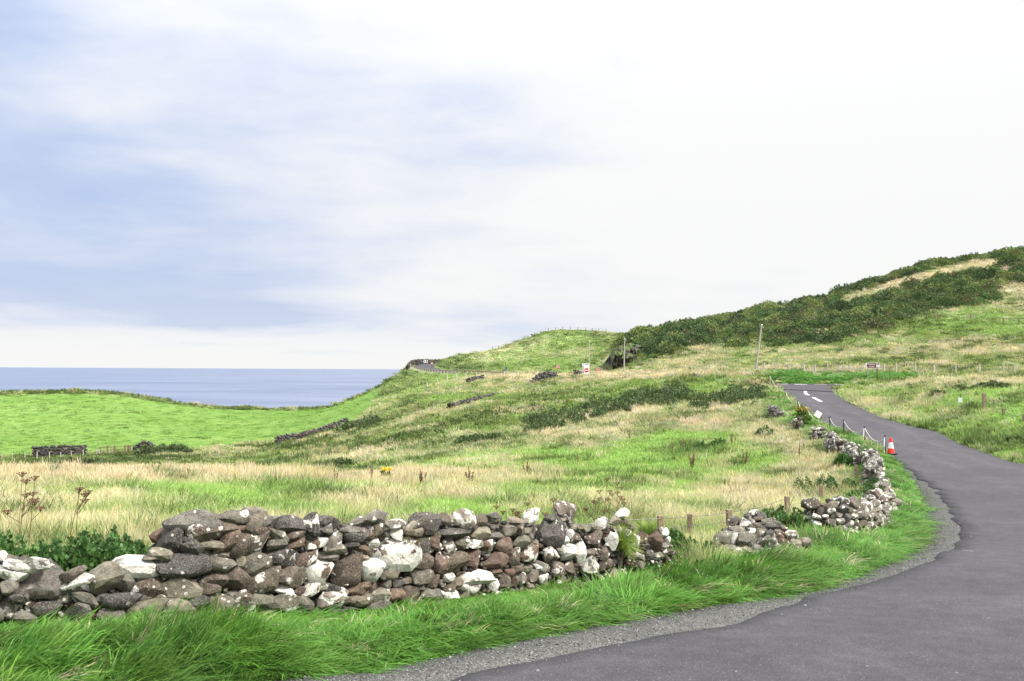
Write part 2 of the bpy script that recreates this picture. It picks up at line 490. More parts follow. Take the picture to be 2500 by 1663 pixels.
# drop near duplicates
keep = []
for i in range(len(ctrl)):
    if all((cu[i] - cu[j]) ** 2 + (cv[i] - cv[j]) ** 2 > 0.0009 for j in keep): keep.append(i)
ctrl, cu, cv = ctrl[keep], cu[keep], cv[keep]


def tps_k(r2):
    return 0.5 * r2 * np.log(r2 + 1e-12)


n = len(ctrl)
K = tps_k((cu[:, None] - cu[None]) ** 2 + (cv[:, None] - cv[None]) ** 2) + np.eye(n) * 0.0006
Pm = np.stack([np.ones(n), cu, cv], -1)
A = np.block([[K, Pm], [Pm.T, np.zeros((3, 3))]])
sol = np.linalg.solve(A, np.r_[ctrl[:, 2], 0, 0, 0])


def tps(x, y):
    u = (x / y * 2.6).ravel(); v = (np.log(y) * 1.15).ravel()
    o = np.empty_like(u)
    for s in range(0, len(u), 40000):
        e = slice(s, s + 40000)
        k = tps_k((u[e, None] - cu[None]) ** 2 + (v[e, None] - cv[None]) ** 2)
        o[e] = k @ sol[:n] + sol[n] + sol[n + 1] * u[e] + sol[n + 2] * v[e]
    return o.reshape(x.shape)


def seg_near(x, y, line, zcol=2):
    """distance, z and arclength index of the nearest point on a polyline"""
    best = np.full(x.shape, 1e18); z = np.zeros(x.shape); ss = np.zeros(x.shape)
    for i in range(len(line) - 1):
        a, b = line[i], line[i + 1]
        d = b[:2] - a[:2]
        t = np.clip(((x - a[0]) * d[0] + (y - a[1]) * d[1]) / (d @ d + 1e-12), 0, 1)
        q = (x - a[0] - t * d[0]) ** 2 + (y - a[1] - t * d[1]) ** 2
        m = q < best
        best = np.where(m, q, best); z = np.where(m, a[2] + t * (b[2] - a[2]), z); ss = np.where(m, i + t, ss)
    return np.sqrt(best), z, ss


def inside(x, y, poly):
    c = np.zeros(x.shape, bool)
    j = len(poly) - 1
    for i in range(len(poly)):
        xi, yi, xj, yj = poly[i][0], poly[i][1], poly[j][0], poly[j][1]
        c ^= ((yi > y) != (yj > y)) & (x < (xj - xi) * (y - yi) / (yj - yi + 1e-15) + xi)
        j = i
    return c


SIDE_POLY = np.vstack([RL, RR[::-1]])
MAIN_POLY = np.vstack([MA, MBk[::-1]])


def side_z(x, y):
    dl, zl, _ = seg_near(x, y, RL[::2]); dr, zr, _ = seg_near(x, y, RR[::2])
    return (zl * dr + zr * dl) / (dl + dr + 1e-9), np.minimum(dl, dr), dl, dr


# mouth of the junction
lo_, ro_ = RL[-1], RR[-1]
kL = np.argmin((MA[:, 0] - 25.5) ** 2 + (MA[:, 1] - 102) ** 2); kR = np.argmin((MA[:, 0] - 36) ** 2 + (MA[:, 1] - 97) ** 2)
arcL = smooth_line([tuple(RL[-3]), tuple(RL[-1]), (lo_[0] + 1.0, lo_[1] + 6.5, -1.47), (MA[kL, 0] - 0.5, MA[kL, 1] + 1.4, -1.41)], 0.5)
arcR = smooth_line([tuple(RR[-3]), tuple(RR[-1]), (ro_[0] + 1.2, ro_[1] + 3.6, -1.47), (MA[kR, 0], MA[kR, 1] + 1.4, -1.36)], 0.5)
JPOLY = np.vstack([arcL, arcR[::-1]])

# cliff edge: forward distance of the edge for each direction
EDGE_PX = [-1500, -600, 0, 265, 424, 600, 806, 923, 985, 1003, 1020, 1060, 1100, 3600]
EDGE_D = [246, 250, 257, 263, 271, 280, 297, 318, 333, 345, 372, 400, 480, 620]

NPX, ND = 560, 620
gpx = np.linspace(-900, 3400, NPX)
gv = np.linspace(math.log(1.6), math.log(700.0), ND)
U = (gpx - 1250) / F
GX = np.exp(gv)[:, None] * U[None, :]
GY = np.exp(gv)[:, None] * np.ones_like(U)[None, :]
RIDGE = 352.0
yy = np.minimum(GY, RIDGE)
sc_ = yy / GY
GZ = tps(GX * sc_, yy)
GZ = GZ - np.maximum(GY - RIDGE, 0) * 0.02
# right hill: keep falling gently behind its crest
crest = np.interp(gpx, [1500, 1600, 2000, 2500, 3400], [352, 225, 232, 250, 250])[None, :]
over = GY > crest
tz = tps(np.broadcast_to(crest * U[None], GX.shape)[:1], np.broadcast_to(crest, GX.shape)[:1].copy())
wgt = sstep(1530, 1620, gpx)[None, :]
GZ = np.where(over, GZ * (1 - wgt) + (tz - (GY - crest) * 0.03) * wgt, GZ)
# ground relief
amp = np.interp(GY, [5, 15, 40, 100, 300], [0.02, 0.06, 0.16, 0.35, 0.5])
past = (GX / GY < -0.13) & (GY > 150)
amp = np.where(past, amp * 0.25, amp)
GZ += amp * (fbm(GX / GY * 20.0, np.log(GY) * 14.0, 3, 4) - 0.5) * 1.3
GZ += np.interp(GY, [10, 40, 120], [0.03, 0.12, 0.20]) * (fbm(GX * 0.7, GY * 0.5, 9, 3) - 0.5) * np.where(past, 0.3, 1.0)
# cliff down to the sea
ed = np.interp(gpx, EDGE_PX, EDGE_D)[None, :] + 6 * (fbm(gpx / 90, gpx * 0, 5, 3) - 0.5)[None, :]
fall = sstep(0, 30, GY - ed)
GZ = GZ * (1 - fall) + (-54.0) * fall
# roads: ground dips a little under them and meets their edges
near = (GY < 108) & (GX > -12) & (GX < 60)
idx = np.where(near)
xs, ys = GX[idx], GY[idx]
rz, rd, dl, dr = side_z(xs, ys)
ins = inside(xs, ys, SIDE_POLY)
blend = sstep(0.0, 2.2, rd)
edgez = np.where(dl < dr, seg_near(xs, ys, RL[::2])[1], seg_near(xs, ys, RR[::2])[1])
zz = GZ[idx]
lift = 0.05 * sstep(0.05, 0.5, rd)
zz = np.where(ins, rz - 0.16, (edgez + lift - 0.015) * (1 - blend) + zz * blend)
GZ[idx] = zz
dist_side = np.full(GX.shape, 99.0); dist_side[idx] = np.where(ins, -rd, rd)
near = (GY > 70) & (GX > -45) & (GX < 100)
idx = np.where(near)
xs, ys = GX[idx], GY[idx]
md, mz, _ = seg_near(xs, ys, MC)
zz = GZ[idx]
blend = sstep(3.1, 7.0, md)
zz = np.where(md < 3.25, mz - 0.16, mz * (1 - blend) + zz * blend)
old = dist_side[idx]
GZ[idx] = np.where(old < 0, np.minimum(GZ[idx], zz), zz)
dist_main = np.full(GX.shape, 99.0); dist_main[idx] = md - 3.2
jin = inside(GX, GY, JPOLY) | ((seg_near(GX, GY, JPOLY)[0] < 0.15) & (GY > 80) & (GY < 110))
jin &= (GY > 80) & (GY < 112)
GZ = np.where(jin, np.minimum(GZ, np.interp(GY, [86, 92, 100], [-1.75, -1.50, -1.39]) - 0.2), GZ)
dist_side = np.where(jin, -1.0, dist_side)
GPX, GPY = proj(GX, GY, GZ)


def gidx(x, y):
    a = (np.asarray(x) / np.asarray(y) * F + 1250 - gpx[0]) / (gpx[1] - gpx[0])
    b = (np.log(np.asarray(y)) - gv[0]) / (gv[1] - gv[0])
    return np.clip(a, 0, NPX - 1.001), np.clip(b, 0, ND - 1.001)


def gsample(arr, x, y):
    a, b = gidx(x, y)
    i, j = a.astype(int), b.astype(int)
    fa, fb = a - i, b - j
    return (arr[j, i] * (1 - fa) + arr[j, i + 1] * fa) * (1 - fb) + (arr[j + 1, i] * (1 - fa) + arr[j + 1, i + 1] * fa) * fb


def Zg(x, y):
    return float(gsample(GZ, np.array([x], float), np.array([y], float))[0])


def on_ground(px, d, py=1000):
    p = P(px, py, d)
    return Vector((p.x, p.y, Zg(p.x, p.y)))


def hit(px, py, dmin=8.0, dmax=400.0):
    """first ground point seen through a pixel"""
    r = ray(px, py)
    ds = np.exp(np.linspace(math.log(dmin), math.log(dmax), 1500))
    z = gsample(GZ, ds * r[0], ds)
    k = np.argmax(z > ds * r[2])
    if not (z > ds * r[2]).any(): k = len(ds) - 1
    return Vector((float(ds[k] * r[0]), float(ds[k]), float(z[k])))


# ------------------------------------------------------------------ what grows where: straw (pale seed grass), dark (rough herbage), lush
ANCH = [  # px, py, rx, ry, straw, dark, lush
 (200, 1166, 450, 14, .97, 0, .2), (900, 1176, 300, 16, .92, 0, .3), (1350, 1190, 200, 18, .5, 0, .7),
 (60, 1250, 120, 40, .75, .05, .5), (280, 1225, 160, 18, .6, 0, .8), (400, 1260, 150, 20, .45, 0, .9), (560, 1210, 180, 14, .2, 0, 1), (800, 1205, 120, 12, .25, 0, 1), (840, 1240, 120, 16, .75, 0, .5),
 (1000, 1225, 130, 16, .8, 0, .4), (1110, 1250, 80, 12, .35, 0, 1), (720, 1256, 140, 10, .25, 0, 1), (250, 1300, 200, 30, .75, 0, .5),
 (200, 1132, 250, 10, .30, .35, .3), (330, 1122, 60, 5, .1, .8, .2), (60, 1140, 80, 8, .15, .5, .3), (560, 1105, 160, 9, .55, .1, .4), (600, 1128, 180, 9, .30, .30, .5), (800, 1152, 70, 10, .05, .5, .6), (700, 1095, 80, 8, .2, .5, .4),
 (900, 1085, 90, 20, .45, .3, .3), (1000, 1045, 90, 18, .55, .2, .3), (1150, 1010, 100, 20, .4, .3, .4), (960, 1115, 120, 12, .6, .15, .3), (1120, 1085, 100, 14, .35, .25, .6), (1180, 1040, 120, 12, .2, .35, .6), (1050, 1075, 60, 8, .2, .5, .4),
 (1500, 1130, 250, 28, .12, 0, 1), (1250, 1125, 120, 16, .45, 0, .8), (1250, 1155, 120, 10, .7, 0, .5), (1350, 1080, 160, 14, .65, .05, .4), (1650, 1085, 140, 22, .18, .05, .9), (1750, 1030, 120, 18, .85, 0, .3), (1450, 1050, 150, 14, .75, .05, .3), (1550, 1020, 120, 10, .7, .05, .3),
 (1600, 960, 160, 18, .25, .03, .9), (1400, 960, 100, 14, .30, .1, .8), (1260, 950, 100, 10, .5, .1, .4), (1350, 985, 120, 8, .25, .15, .8), (1200, 975, 70, 8, .15, .2, .8),
 (1920, 1190, 80, 35, .85, .05, .3), (1850, 1260, 150, 24, .75, 0, .4), (1620, 1235, 160, 16, .75, 0, .5), (1960, 1090, 40, 35, .92, 0, .2), (1800, 1130, 80, 25, .25, 0, 1), (1880, 1050, 50, 25, .8, 0, .3), (1550, 1190, 160, 14, .3, 0, 1),
 (1550, 920, 200, 6, .9, .03, .2), (1780, 915, 80, 8, .85, .05, .3), (1350, 926, 100, 6, .8, .05, .3), (1830, 945, 40, 16, .6, .3, .3),
 (980, 940, 60, 16, .2, .2, .5), (1100, 945, 60, 14, .5, .1, .5), (900, 985, 45, 10, .55, .05, .4), (1060, 925, 50, 6, .15, .05, .9), (1120, 975, 50, 5, .1, .0, 1), (860, 1000, 60, 6, .5, 0, .5),
 (1300, 885, 120, 16, .28, .03, .9), (1400, 870, 100, 8, .6, .03, .6), (1350, 832, 120, 10, .3, .25, .5), (1140, 890, 50, 12, .15, .35, .4), (1250, 865, 80, 6, .4, .1, .6),
 (2300, 872, 150, 14, .6, .2, .4), (2440, 800, 100, 18, .28, 0, .9), (1900, 885, 120, 12, .6, .03, .6), (1700, 882, 90, 14, .65, .1, .4), (2050, 868, 80, 10, .7, .03, .4), (2200, 835, 120, 12, .45, .03, .6), (2350, 838, 120, 8, .7, .1, .3), (1850, 905, 120, 6, .8, 0, .4), (2100, 812, 60, 8, .6, .05, .4), (2150, 895, 200, 8, .65, .1, .4),
 (2050, 926, 260, 6, .0, .05, .9), (2250, 690, 140, 12, .99, 0, .2), (2380, 656, 90, 12, .99, 0, .2), (2010, 815, 45, 14, .9, .1, .1), (2480, 710, 60, 18, .9, .1, .1), (1600, 880, 60, 14, .5, .2, .4),
 (2200, 985, 90, 25, .55, .05, .5), (2280, 1000, 80, 20, .6, .05, .5), (2420, 985, 70, 20, .25, .1, .9), (2300, 1050, 100, 12, .2, .25, .7), (2330, 932, 140, 7, .75, 0, .3), (2450, 1080, 60, 18, .2, .3, .6), (2130, 955, 50, 14, .35, .05, .7), (2470, 1020, 40, 12, .2, 0, 1), (2400, 1040, 60, 12, .45, .1, .5),
]
AN = np.array(ANCH, float)
BND_PX = [-900, 0, 250, 480, 640, 850, 900, 935, 950]
BND_PY = [1118, 1116, 1104, 1096, 1080, 1050, 1008, 960, 500]


def cover(px, py, d, x, y):
    w = np.full(px.shape, 0.02)
    s, k, l = w * 0.5, w * 0.12, w * 0.5
    for a in AN:
        g = np.exp(-(((px - a[0]) / a[2]) ** 2 + ((py - a[1]) / a[3]) ** 2))
        s = s + g * a[4]; k = k + g * a[5]; l = l + g * a[6]; w = w + g
    s, k, l = s / w, k / w, l / w
    a, b = x / d * 22.0, np.log(d) * 13.0          # patches grow with distance, as the eye can tell them apart
    n1 = fbm(a + b * 0.25, b - a * 0.08, 21, 4) - 0.5
    n2 = fbm(a * 4.0, b * 3.2, 33, 3) - 0.5
    n3 = fbm(a * 0.8 + 40, b * 1.1, 57, 4) - 0.5
    s = np.clip(s * 0.80 - 0.20 - 0.10 * sstep(70, 40, d) * sstep(1172, 1190, py) - 0.06 * (px > 1900) + 1.0 * n1 + 0.7 * n2, 0, 1)
    k = np.clip(k + 0.9 * n3 - 0.25 * n1, 0, 1) * (1 - 0.7 * s)
    l = np.clip(l - 0.5 * n3, 0, 1) * (1 - 0.38 * sstep(75, 110, d))
    past = sstep(-4, 4, np.interp(px, BND_PX, BND_PY) - py) * (d > 120) * (px < 1045) * sstep(2.0, 7.0, np.interp(px, EDGE_PX, EDGE_D) - 4 - d)
    s = s * (1 - past) + past * np.clip(0.10 + 0.35 * n1, 0, 1)
    k = k * (1 - past) + past * np.clip(0.45 * n3 - 0.03, 0, 1)
    l = l * (1 - past) + past * np.clip(0.80 + 0.5 * n1, 0, 1)
    return s, k, l, past


C_LUSH = np.array((0.235, 0.390, 0.105)); C_OLIVE = np.array((0.210, 0.262, 0.108))
C_STRAW = np.array((0.53, 0.47, 0.375)); C_DARK = np.array((0.065, 0.105, 0.034))
C_VERGE = np.array((0.092, 0.225, 0.044))


def grass_col(s, k, l):
    c = C_OLIVE * (1 - l[..., None]) + C_LUSH * l[..., None]
    c = c * (1 - s[..., None]) + C_STRAW * s[..., None]
    return c * (1 - k[..., None]) + C_DARK * k[..., None]


C_PAST = np.array((0.62, 0.74, 0.48))      # the grazed pasture is a deeper green


S, Kd, Lh, Pst = cover(GPX, GPY, GY, GX, GY)
verge = np.where((dist_side > 0) & (dist_side < 2.2) & (GX > -9) & (gsample(GX * 0, GX, GY) == 0), 1 - sstep(1.2, 2.2, dist_side), 0.0)
rightside = (GX / GY > 0.30) & (GY > 40) & (GPX > np.interp(GY, [40, 60, 90], [2330, 2110, 1985]))
verge = np.where(rightside, verge * 0.35, verge)
in_front = (GY < np.interp(GPX, WPX, WD) + 0.05) & (GPX < 1660) & (GY < 18) & (dist_side > 0)
verge = np.where(in_front, 1.0, verge * np.interp(GY, [26, 45, 70], [1, 0.75, 0.25]))
far_bank = (dist_main > 0.2) & (dist_main < 9.0) & (GX > 24) & (GY > 100)
verge = np.where(far_bank & (GPX < 2260) & (GPX > 1880), 0.95, verge)
gc = grass_col(S, Kd, Lh)
gc = gc * (1 - verge[..., None]) + C_VERGE * verge[..., None]
# bare trodden strip right at the road edges
bare = np.exp(-np.abs(dist_side - 0.02) / 0.14) * (dist_side > -0.3) * sstep(0.35, 0.6, fbm(GX * 0.8, GY * 0.8, 77, 3))
gc = gc * (1 - bare[..., None] * 0.8) + np.array((0.30, 0.23, 0.13)) * bare[..., None] * 0.8
scar = np.exp(-(np.abs(GPY - np.interp(GPX, [2090, 2140, 2250, 2330], [857, 851, 844, 838])) / 3.0) ** 2) * sstep(2085, 2110, GPX) * (1 - sstep(2270, 2330, GPX)) * (GY > 115)
scar = scar * sstep(0.3, 0.5, fbm(GPX / 12, GPY / 5, 88, 3))
gc = gc * (1 - scar[..., None]) + np.array((0.115, 0.075, 0.050)) * scar[..., None]
gc = gc * (1 - Pst[..., None]) + gc * C_PAST * 0.80 * Pst[..., None]
rock = fall * sstep(0.02, 0.12, fall)
gc = gc * (1 - rock[..., None]) + np.array((0.07, 0.065, 0.055)) * rock[..., None]


def grid_faces(a, b):
    i = np.arange(a * b).reshape(a, b)
    return np.stack([i[:-1, :-1], i[:-1, 1:], i[1:, 1:], i[1:, :-1]], -1).reshape(-1, 4)


me = mesh_np('terrain', np.stack([GX, GY, GZ], -1).reshape(-1, 3), grid_faces(ND, NPX), True)
fattr(me, 'tint', 'FLOAT_COLOR', np.concatenate([gc, np.ones(gc.shape[:2] + (1,))], -1))
m, t = new_mat('turf')
a = t.n('ShaderNodeAttribute', attribute_name='tint')
pos = t.n('ShaderNodeNewGeometry').outputs['Position']
n1 = t.noise(pos, 1.6, 6.0, 0.65)
n2 = t.noise(pos, 14.0, 4.0, 0.6)
c = t.mix(1.0, a.outputs[0], t.mix(t.ramp(n1, 0.3, 0.7), (0.72, 0.75, 0.7), (1.25, 1.2, 1.2)), 'MULTIPLY')
c = t.mix(1.0, c, t.mix(t.ramp(n2, 0.3, 0.7), (0.75, 0.78, 0.75), (1.2, 1.18, 1.15)), 'MULTIPLY')
bp = t.n('ShaderNodeBump', {'Strength': 0.7, 'Distance': 0.12, 'Height': t.math('ADD', n1, t.math('MULTIPLY', n2, 0.4))}).outputs[0]
out(t, t.n('ShaderNodeBsdfPrincipled', {'Base Color': c, 'Roughness': 0.95, 'Specular IOR Level': 0.1, 'Normal': bp}).outputs[0])
tag(link('ground', me, m), 'rolling coastal grassland with fields, banks and hills', 'ground', kind='structure')

# ------------------------------------------------------------------ sea
m, t = new_mat('sea_water')
pos = t.n('ShaderNodeNewGeometry').outputs['Position']
mp = t.n('ShaderNodeMapping', {0: pos, 3: (0.5, 1.0, 1.0)}).outputs[0]
w1 = t.noise(mp, 0.09, 6.0, 0.62)
w2 = t.noise(mp, 0.0022, 4.0, 0.55)
bp = t.n('ShaderNodeBump', {'Strength': 1.0, 'Distance': 3.2, 'Height': w1}).outputs[0]
w2 = t.math('ADD', t.math('MULTIPLY', w2, 0.5), t.math('MULTIPLY', t.noise(t.n('ShaderNodeMapping', {0: pos, 3: (0.25, 1.0, 1.0)}).outputs[0], 0.010, 5.0, 0.6), 0.5))
col = t.mix(t.ramp(w2, 0.38, 0.60), (0.072, 0.098, 0.172), (0.118, 0.145, 0.220))
out(t, t.n('ShaderNodeBsdfPrincipled', {'Base Color': col, 'Roughness': 0.35, 'Specular IOR Level': 0.45, 'IOR': 1.33, 'Normal': bp}).outputs[0])
sy = np.r_[np.linspace(-60, 2000, 40), np.geomspace(2200, 70000, 60)]
SX = np.stack([np.linspace(-1.0, 1.0, 41)] * len(sy)) * (sy[:, None] * 1.3 + 500)
SY = np.stack([sy] * 41, -1)
SZ = SX * 0 - 50.0
me = mesh_np('sea', np.stack([SX, SY, SZ], -1).reshape(-1, 3), grid_faces(len(sy), 41), True)
tag(link('sea', me, m), 'calm lavender blue sea reaching the horizon', 'sea', kind='structure')

# ------------------------------------------------------------------ roads
def asphalt(name, base, chip, gravel=False):
    m, t = new_mat(name)
    pos = t.n('ShaderNodeNewGeometry').outputs['Position']
    sc1 = 70.0 if gravel else 120.0
    v = t.n('ShaderNodeTexVoronoi', {'Vector': pos, 'Scale': sc1, 'Randomness': 1.0})
    cr = t.n('ShaderNodeSeparateColor', {0: v.outputs['Color']})
    n0 = t.noise(pos, 0.35, 5.0, 0.6)
    n1 = t.noise(pos, 3.0, 5.0, 0.65)
    n2 = t.noise(pos, 300.0, 3.0, 0.6)
    c = t.mix(t.ramp(cr.outputs[0], 0.1, 0.95), tuple(x * (0.5 if gravel else 0.6) for x in base), tuple(x * (1.7 if gravel else 1.45) for x in base))
    c = t.mix(1.0, c, t.mix(t.ramp(n0, 0.35, 0.65), (0.86, 0.86, 0.87), (1.12, 1.12, 1.11)), 'MULTIPLY')
    c = t.mix(1.0, c, t.mix(t.ramp(n1, 0.3, 0.7), (0.82, 0.82, 0.83), (1.16, 1.16, 1.15)), 'MULTIPLY')
    if not gravel:
        ac = t.n('ShaderNodeAttribute', attribute_name='across').outputs[2]
        tr = t.math('ADD', t.ramp(t.math('ABSOLUTE', t.math('SUBTRACT', ac, 0.33)), 0.0, 0.10, 1.0, 0.0), t.ramp(t.math('ABSOLUTE', t.math('SUBTRACT', ac, 0.70)), 0.0, 0.10, 1.0, 0.0))
        c = t.mix(t.math('MULTIPLY', tr, t.ramp(n0, 0.3, 0.7, 0.35, 1.0)), c, t.mix(1.0, c, (1.22, 1.20, 1.18), 'MULTIPLY'))
    c = t.mix(t.ramp(cr.outputs[1], 0.990 if not gravel else 0.95, 0.995 if not gravel else 0.97, 0, 0.55), c, chip)
    sp = t.n('ShaderNodeTexVoronoi', {'Vector': pos, 'Scale': 5.0, 'Randomness': 1.0})
    spc = t.n('ShaderNodeSeparateColor', {0: sp.outputs['Color']})
    c = t.mix(t.math('MULTIPLY', t.ramp(sp.outputs['Distance'], 0.075, 0.05), t.ramp(spc.outputs[0], 0.90, 0.92)), c, (0.30, 0.295, 0.285))
    c = t.mix(t.math('MULTIPLY', t.ramp(sp.outputs['Distance'], 0.11, 0.07), t.ramp(spc.outputs[0], 0.25, 0.2)), c, (0.035, 0.034, 0.036))
    hgt = t.math('ADD', t.math('MULTIPLY', v.outputs['Distance'], -1.0), t.math('MULTIPLY', n2, 0.3))
    bp = t.n('ShaderNodeBump', {'Strength': 1.0 if gravel else 0.5, 'Distance': 0.012 if gravel else 0.004, 'Height': hgt}).outputs[0]
    out(t, t.n('ShaderNodeBsdfPrincipled', {'Base Color': c, 'Roughness': 0.82, 'Specular IOR Level': 0.3, 'Normal': bp}).outputs[0])
    return m


M['tarmac'] = asphalt('tarmac', (0.045, 0.0425, 0.051), (0.36, 0.35, 0.34))
M['gravel'] = asphalt('grit_shoulder', (0.078, 0.076, 0.073), (0.40, 0.49, 0.47), True)


def ribbon(Lp, Rp, nac, zoff, zfun):
    """rows between two edge lines with matched arclength, plus a skirt"""
    k = len(Lp)
    T = np.linspace(0, 1, nac)
    XY = Lp[:, None, :2] * (1 - T)[None, :, None] + Rp[:, None, :2] * T[None, :, None]
    Z = zfun(XY[..., 0], XY[..., 1]) + zoff
    V = np.concatenate([XY, Z[..., None]], -1)
    lo = V[:, [0, -1]].copy(); lo[..., 2] -= 0.10
    V = np.concatenate([lo[:, :1], V, lo[:, 1:]], 1)
    return V.reshape(-1, 3), grid_faces(k, nac + 2)


def resample(line, k):
    s = np.r_[0, np.cumsum(np.linalg.norm(np.diff(line, axis=0), axis=1))]
    q = np.linspace(0, s[-1], k)
    return np.stack([np.interp(q, s, line[:, j]) for j in range(line.shape[1])], -1)


def road_v(px, py):
    d = 25.0; r = ray(px, py)
    for _ in range(60):
        d = 0.6 * d + 0.4 * float(side_z(np.array([d * r[0]]), np.array([d]))[0][0]) / r[2]
    return Vector((d * r[0], d, d * r[2]))


# tarmac's own left edge (ragged), the grit shoulder lies between it and the grass
TAR = [road_v(p[0], p[1]) for p in ((1105, 1663, 8.62), (1258, 1627, 9.3), (1373, 1604, 9.85), (1525, 1577, 10.7), (1727, 1537, 12.0), (1854, 1503, 13.3), (1980, 1461, 15.0), (2107, 1427, 16.7),
       (2192, 1406, 17.9), (2259, 1376, 19.9), (2319, 1342, 22.2), (2342, 1304, 24.6), (2336, 1271, 27.0), (2320, 1250, 29.2), (2307, 1225, 31.6), (2288, 1197, 35.1), (2240, 1168, 38.4), (2221, 1149, 41.0), (2186, 1124, 44.5))]
TL = [Vector((-9.7, -2.2, -2.1)), Vector((-6.2, 1.7, -2.35)), Vector((-3.7, 5.1, -2.55)), Vector((-2.2, 6.9, -2.7))] + TAR + ROAD_L[18:]
TLs = smooth_line([(v.x, v.y, v.z) for v in TL], 0.25)
jt = (fbm(np.arange(len(TLs)) * 0.3, np.zeros(len(TLs)), 41, 5) - 0.5) * 0.42
tn = np.gradient(TLs[:, :2], axis=0); tn /= np.linalg.norm(tn, axis=1)[:, None]
TLs[:, 0] += tn[:, 1] * jt; TLs[:, 1] -= tn[:, 0] * jt
szf = lambda x, y: side_z(x, y)[0]
V, Fc = ribbon(resample(RL, 420), resample(RR, 420), 14, -0.006, szf)
me = mesh_np('road_shoulder', V, Fc, True)
tag(link('road_shoulder', me, M['gravel']), 'strip of loose grey grit along the inside of the bend', 'road shoulder', kind='structure')
V, Fc = ribbon(resample(TLs, 700), resample(RR, 700), 20, 0.022, szf)
me = mesh_np('side_road', V, Fc, True)
fattr(me, 'across', 'FLOAT', np.tile(np.r_[0, np.linspace(0, 1, 20), 1], 700))
tag(link('side_road', me, M['tarmac']), 'dark grey tarmac side road curving up to the junction', 'road', kind='structure')
# main road
mzf = lambda x, y: seg_near(x, y, MC)[1]
V, Fc = ribbon(MA, MBk, 6, 0.016, mzf)
tag(link('coast_road', mesh_np('coast_road', V, Fc, True), M['tarmac']), 'coast road passing the junction and rounding the headland', 'road', kind='structure')
V, Fc = ribbon(resample(arcL, 30), resample(arcR, 30), 10, 0.0, lambda x, y: szf(x, y) * 0 + np.interp(y, [86, 92, 100], [szf(np.array([27.0]), np.array([86.0]))[0], -1.50, -1.39]))
V[:, 2] += 0.010
tag(link('junction_mouth', mesh_np('junction_mouth', V, Fc, True), M['tarmac']), 'flared tarmac mouth of the side road', 'road', kind='structure')


def mark(pts, width, zf, off):
    """painted line along plan points"""
    ln = smooth_line([(p[0], p[1], 0.0) for p in pts], 0.3)
    tn = np.gradient(ln[:, :2], axis=0); tn /= np.linalg.norm(tn, axis=1)[:, None]
    nn = np.stack([tn[:, 1], -tn[:, 0]], -1) * width / 2
    A, B = ln[:, :2] - nn, ln[:, :2] + nn
    XY = np.stack([A, B], 1)
    Z = zf(XY[..., 0], XY[..., 1]) + off
    V = np.concatenate([XY, Z[..., None]], -1).reshape(-1, 3)
    return V, grid_faces(len(ln), 2)


def road_pt(px, py, z0=-2.4):
    """plan point on the side road seen through a pixel"""
    d = 60.0
    r = ray(px, py)
    for _ in range(30):
        z = float(szf(np.array([d * r[0]]), np.array([d]))[0])
        d = 0.5 * d + 0.5 * z / r[2]
    return (d * r[0], d)


a1, a2 = road_pt(1985, 971), road_pt(2005, 981.5)
b1, b2, b3, b4 = road_pt(1966, 956), road_pt(1966.5, 960), road_pt(1969, 963), road_pt(1975, 965.5)
for pts, wd, lab in (([a1, a2], 0.24, 'straight white lane dash on the side road below the junction'),
                     ([b1, b2, b3, b4], 0.24, 'hooked white lane dash curving into the junction')):
    V, Fc = mark(pts, wd, szf, 0.028)
    tag(link('road_marking', mesh_np('road_marking', V, Fc), M['paint']), lab, 'road marking', 'painted road markings', 'structure')
for pts, wd, lab in (([(2348, 1346), (2362, 1347), (2376, 1349)], .045, 'faint scuffed white paint smear on the tarmac inside the bend'),):
    q = []
    for px, py in pts:
        d_ = 21.0; r_ = ray(px, py)
        for _ in range(40): d_ = 0.5 * d_ + 0.5 * float(szf(np.array([d_ * r_[0]]), np.array([d_]))[0]) / r_[2]
        q.append((d_ * r_[0], d_))
    V, Fc = mark(q, wd, szf, 0.027)
    tag(link('paint_smear', mesh_np('paint_smear', V, Fc), plain('worn_paint', (.22, .22, .22), .8, .5, 40.0)), lab, 'road marking', kind='structure')
mz_f = lambda x, y: np.interp(y, [86, 92, 100], [-1.75, -1.50, -1.39])
j1, j2 = Vector((MA[kL, 0] + 0.8, MA[kL, 1] - 0.4, 0)), Vector((MA[kR, 0] - 1.0, MA[kR, 1] - 0.3, 0))
labs = ['first give-way dash from the left at the junction mouth', 'second give-way dash from the left at the junction mouth', 'third give-way dash from the left at the junction mouth',
        'fourth give-way dash from the left at the junction mouth', 'rightmost give-way dash at the junction mouth']
for i in range(5):
    p, q = j1.lerp(j2, i / 5 + 0.03), j1.lerp(j2, i / 5 + 0.16)
    V, Fc = mark([(p.x, p.y), (q.x, q.y)], 0.70, mz_f, 0.035)
    V[:, 2] = np.maximum(V[:, 2], mzf(V[:, 0], V[:, 1]) + 0.024)
    tag(link('road_marking', mesh_np('road_marking', V, Fc), M['paint']), labs[i], 'road marking', 'painted road markings', 'structure')

# ------------------------------------------------------------------ stones
rng = np.random.default_rng(7)
random.seed(7)


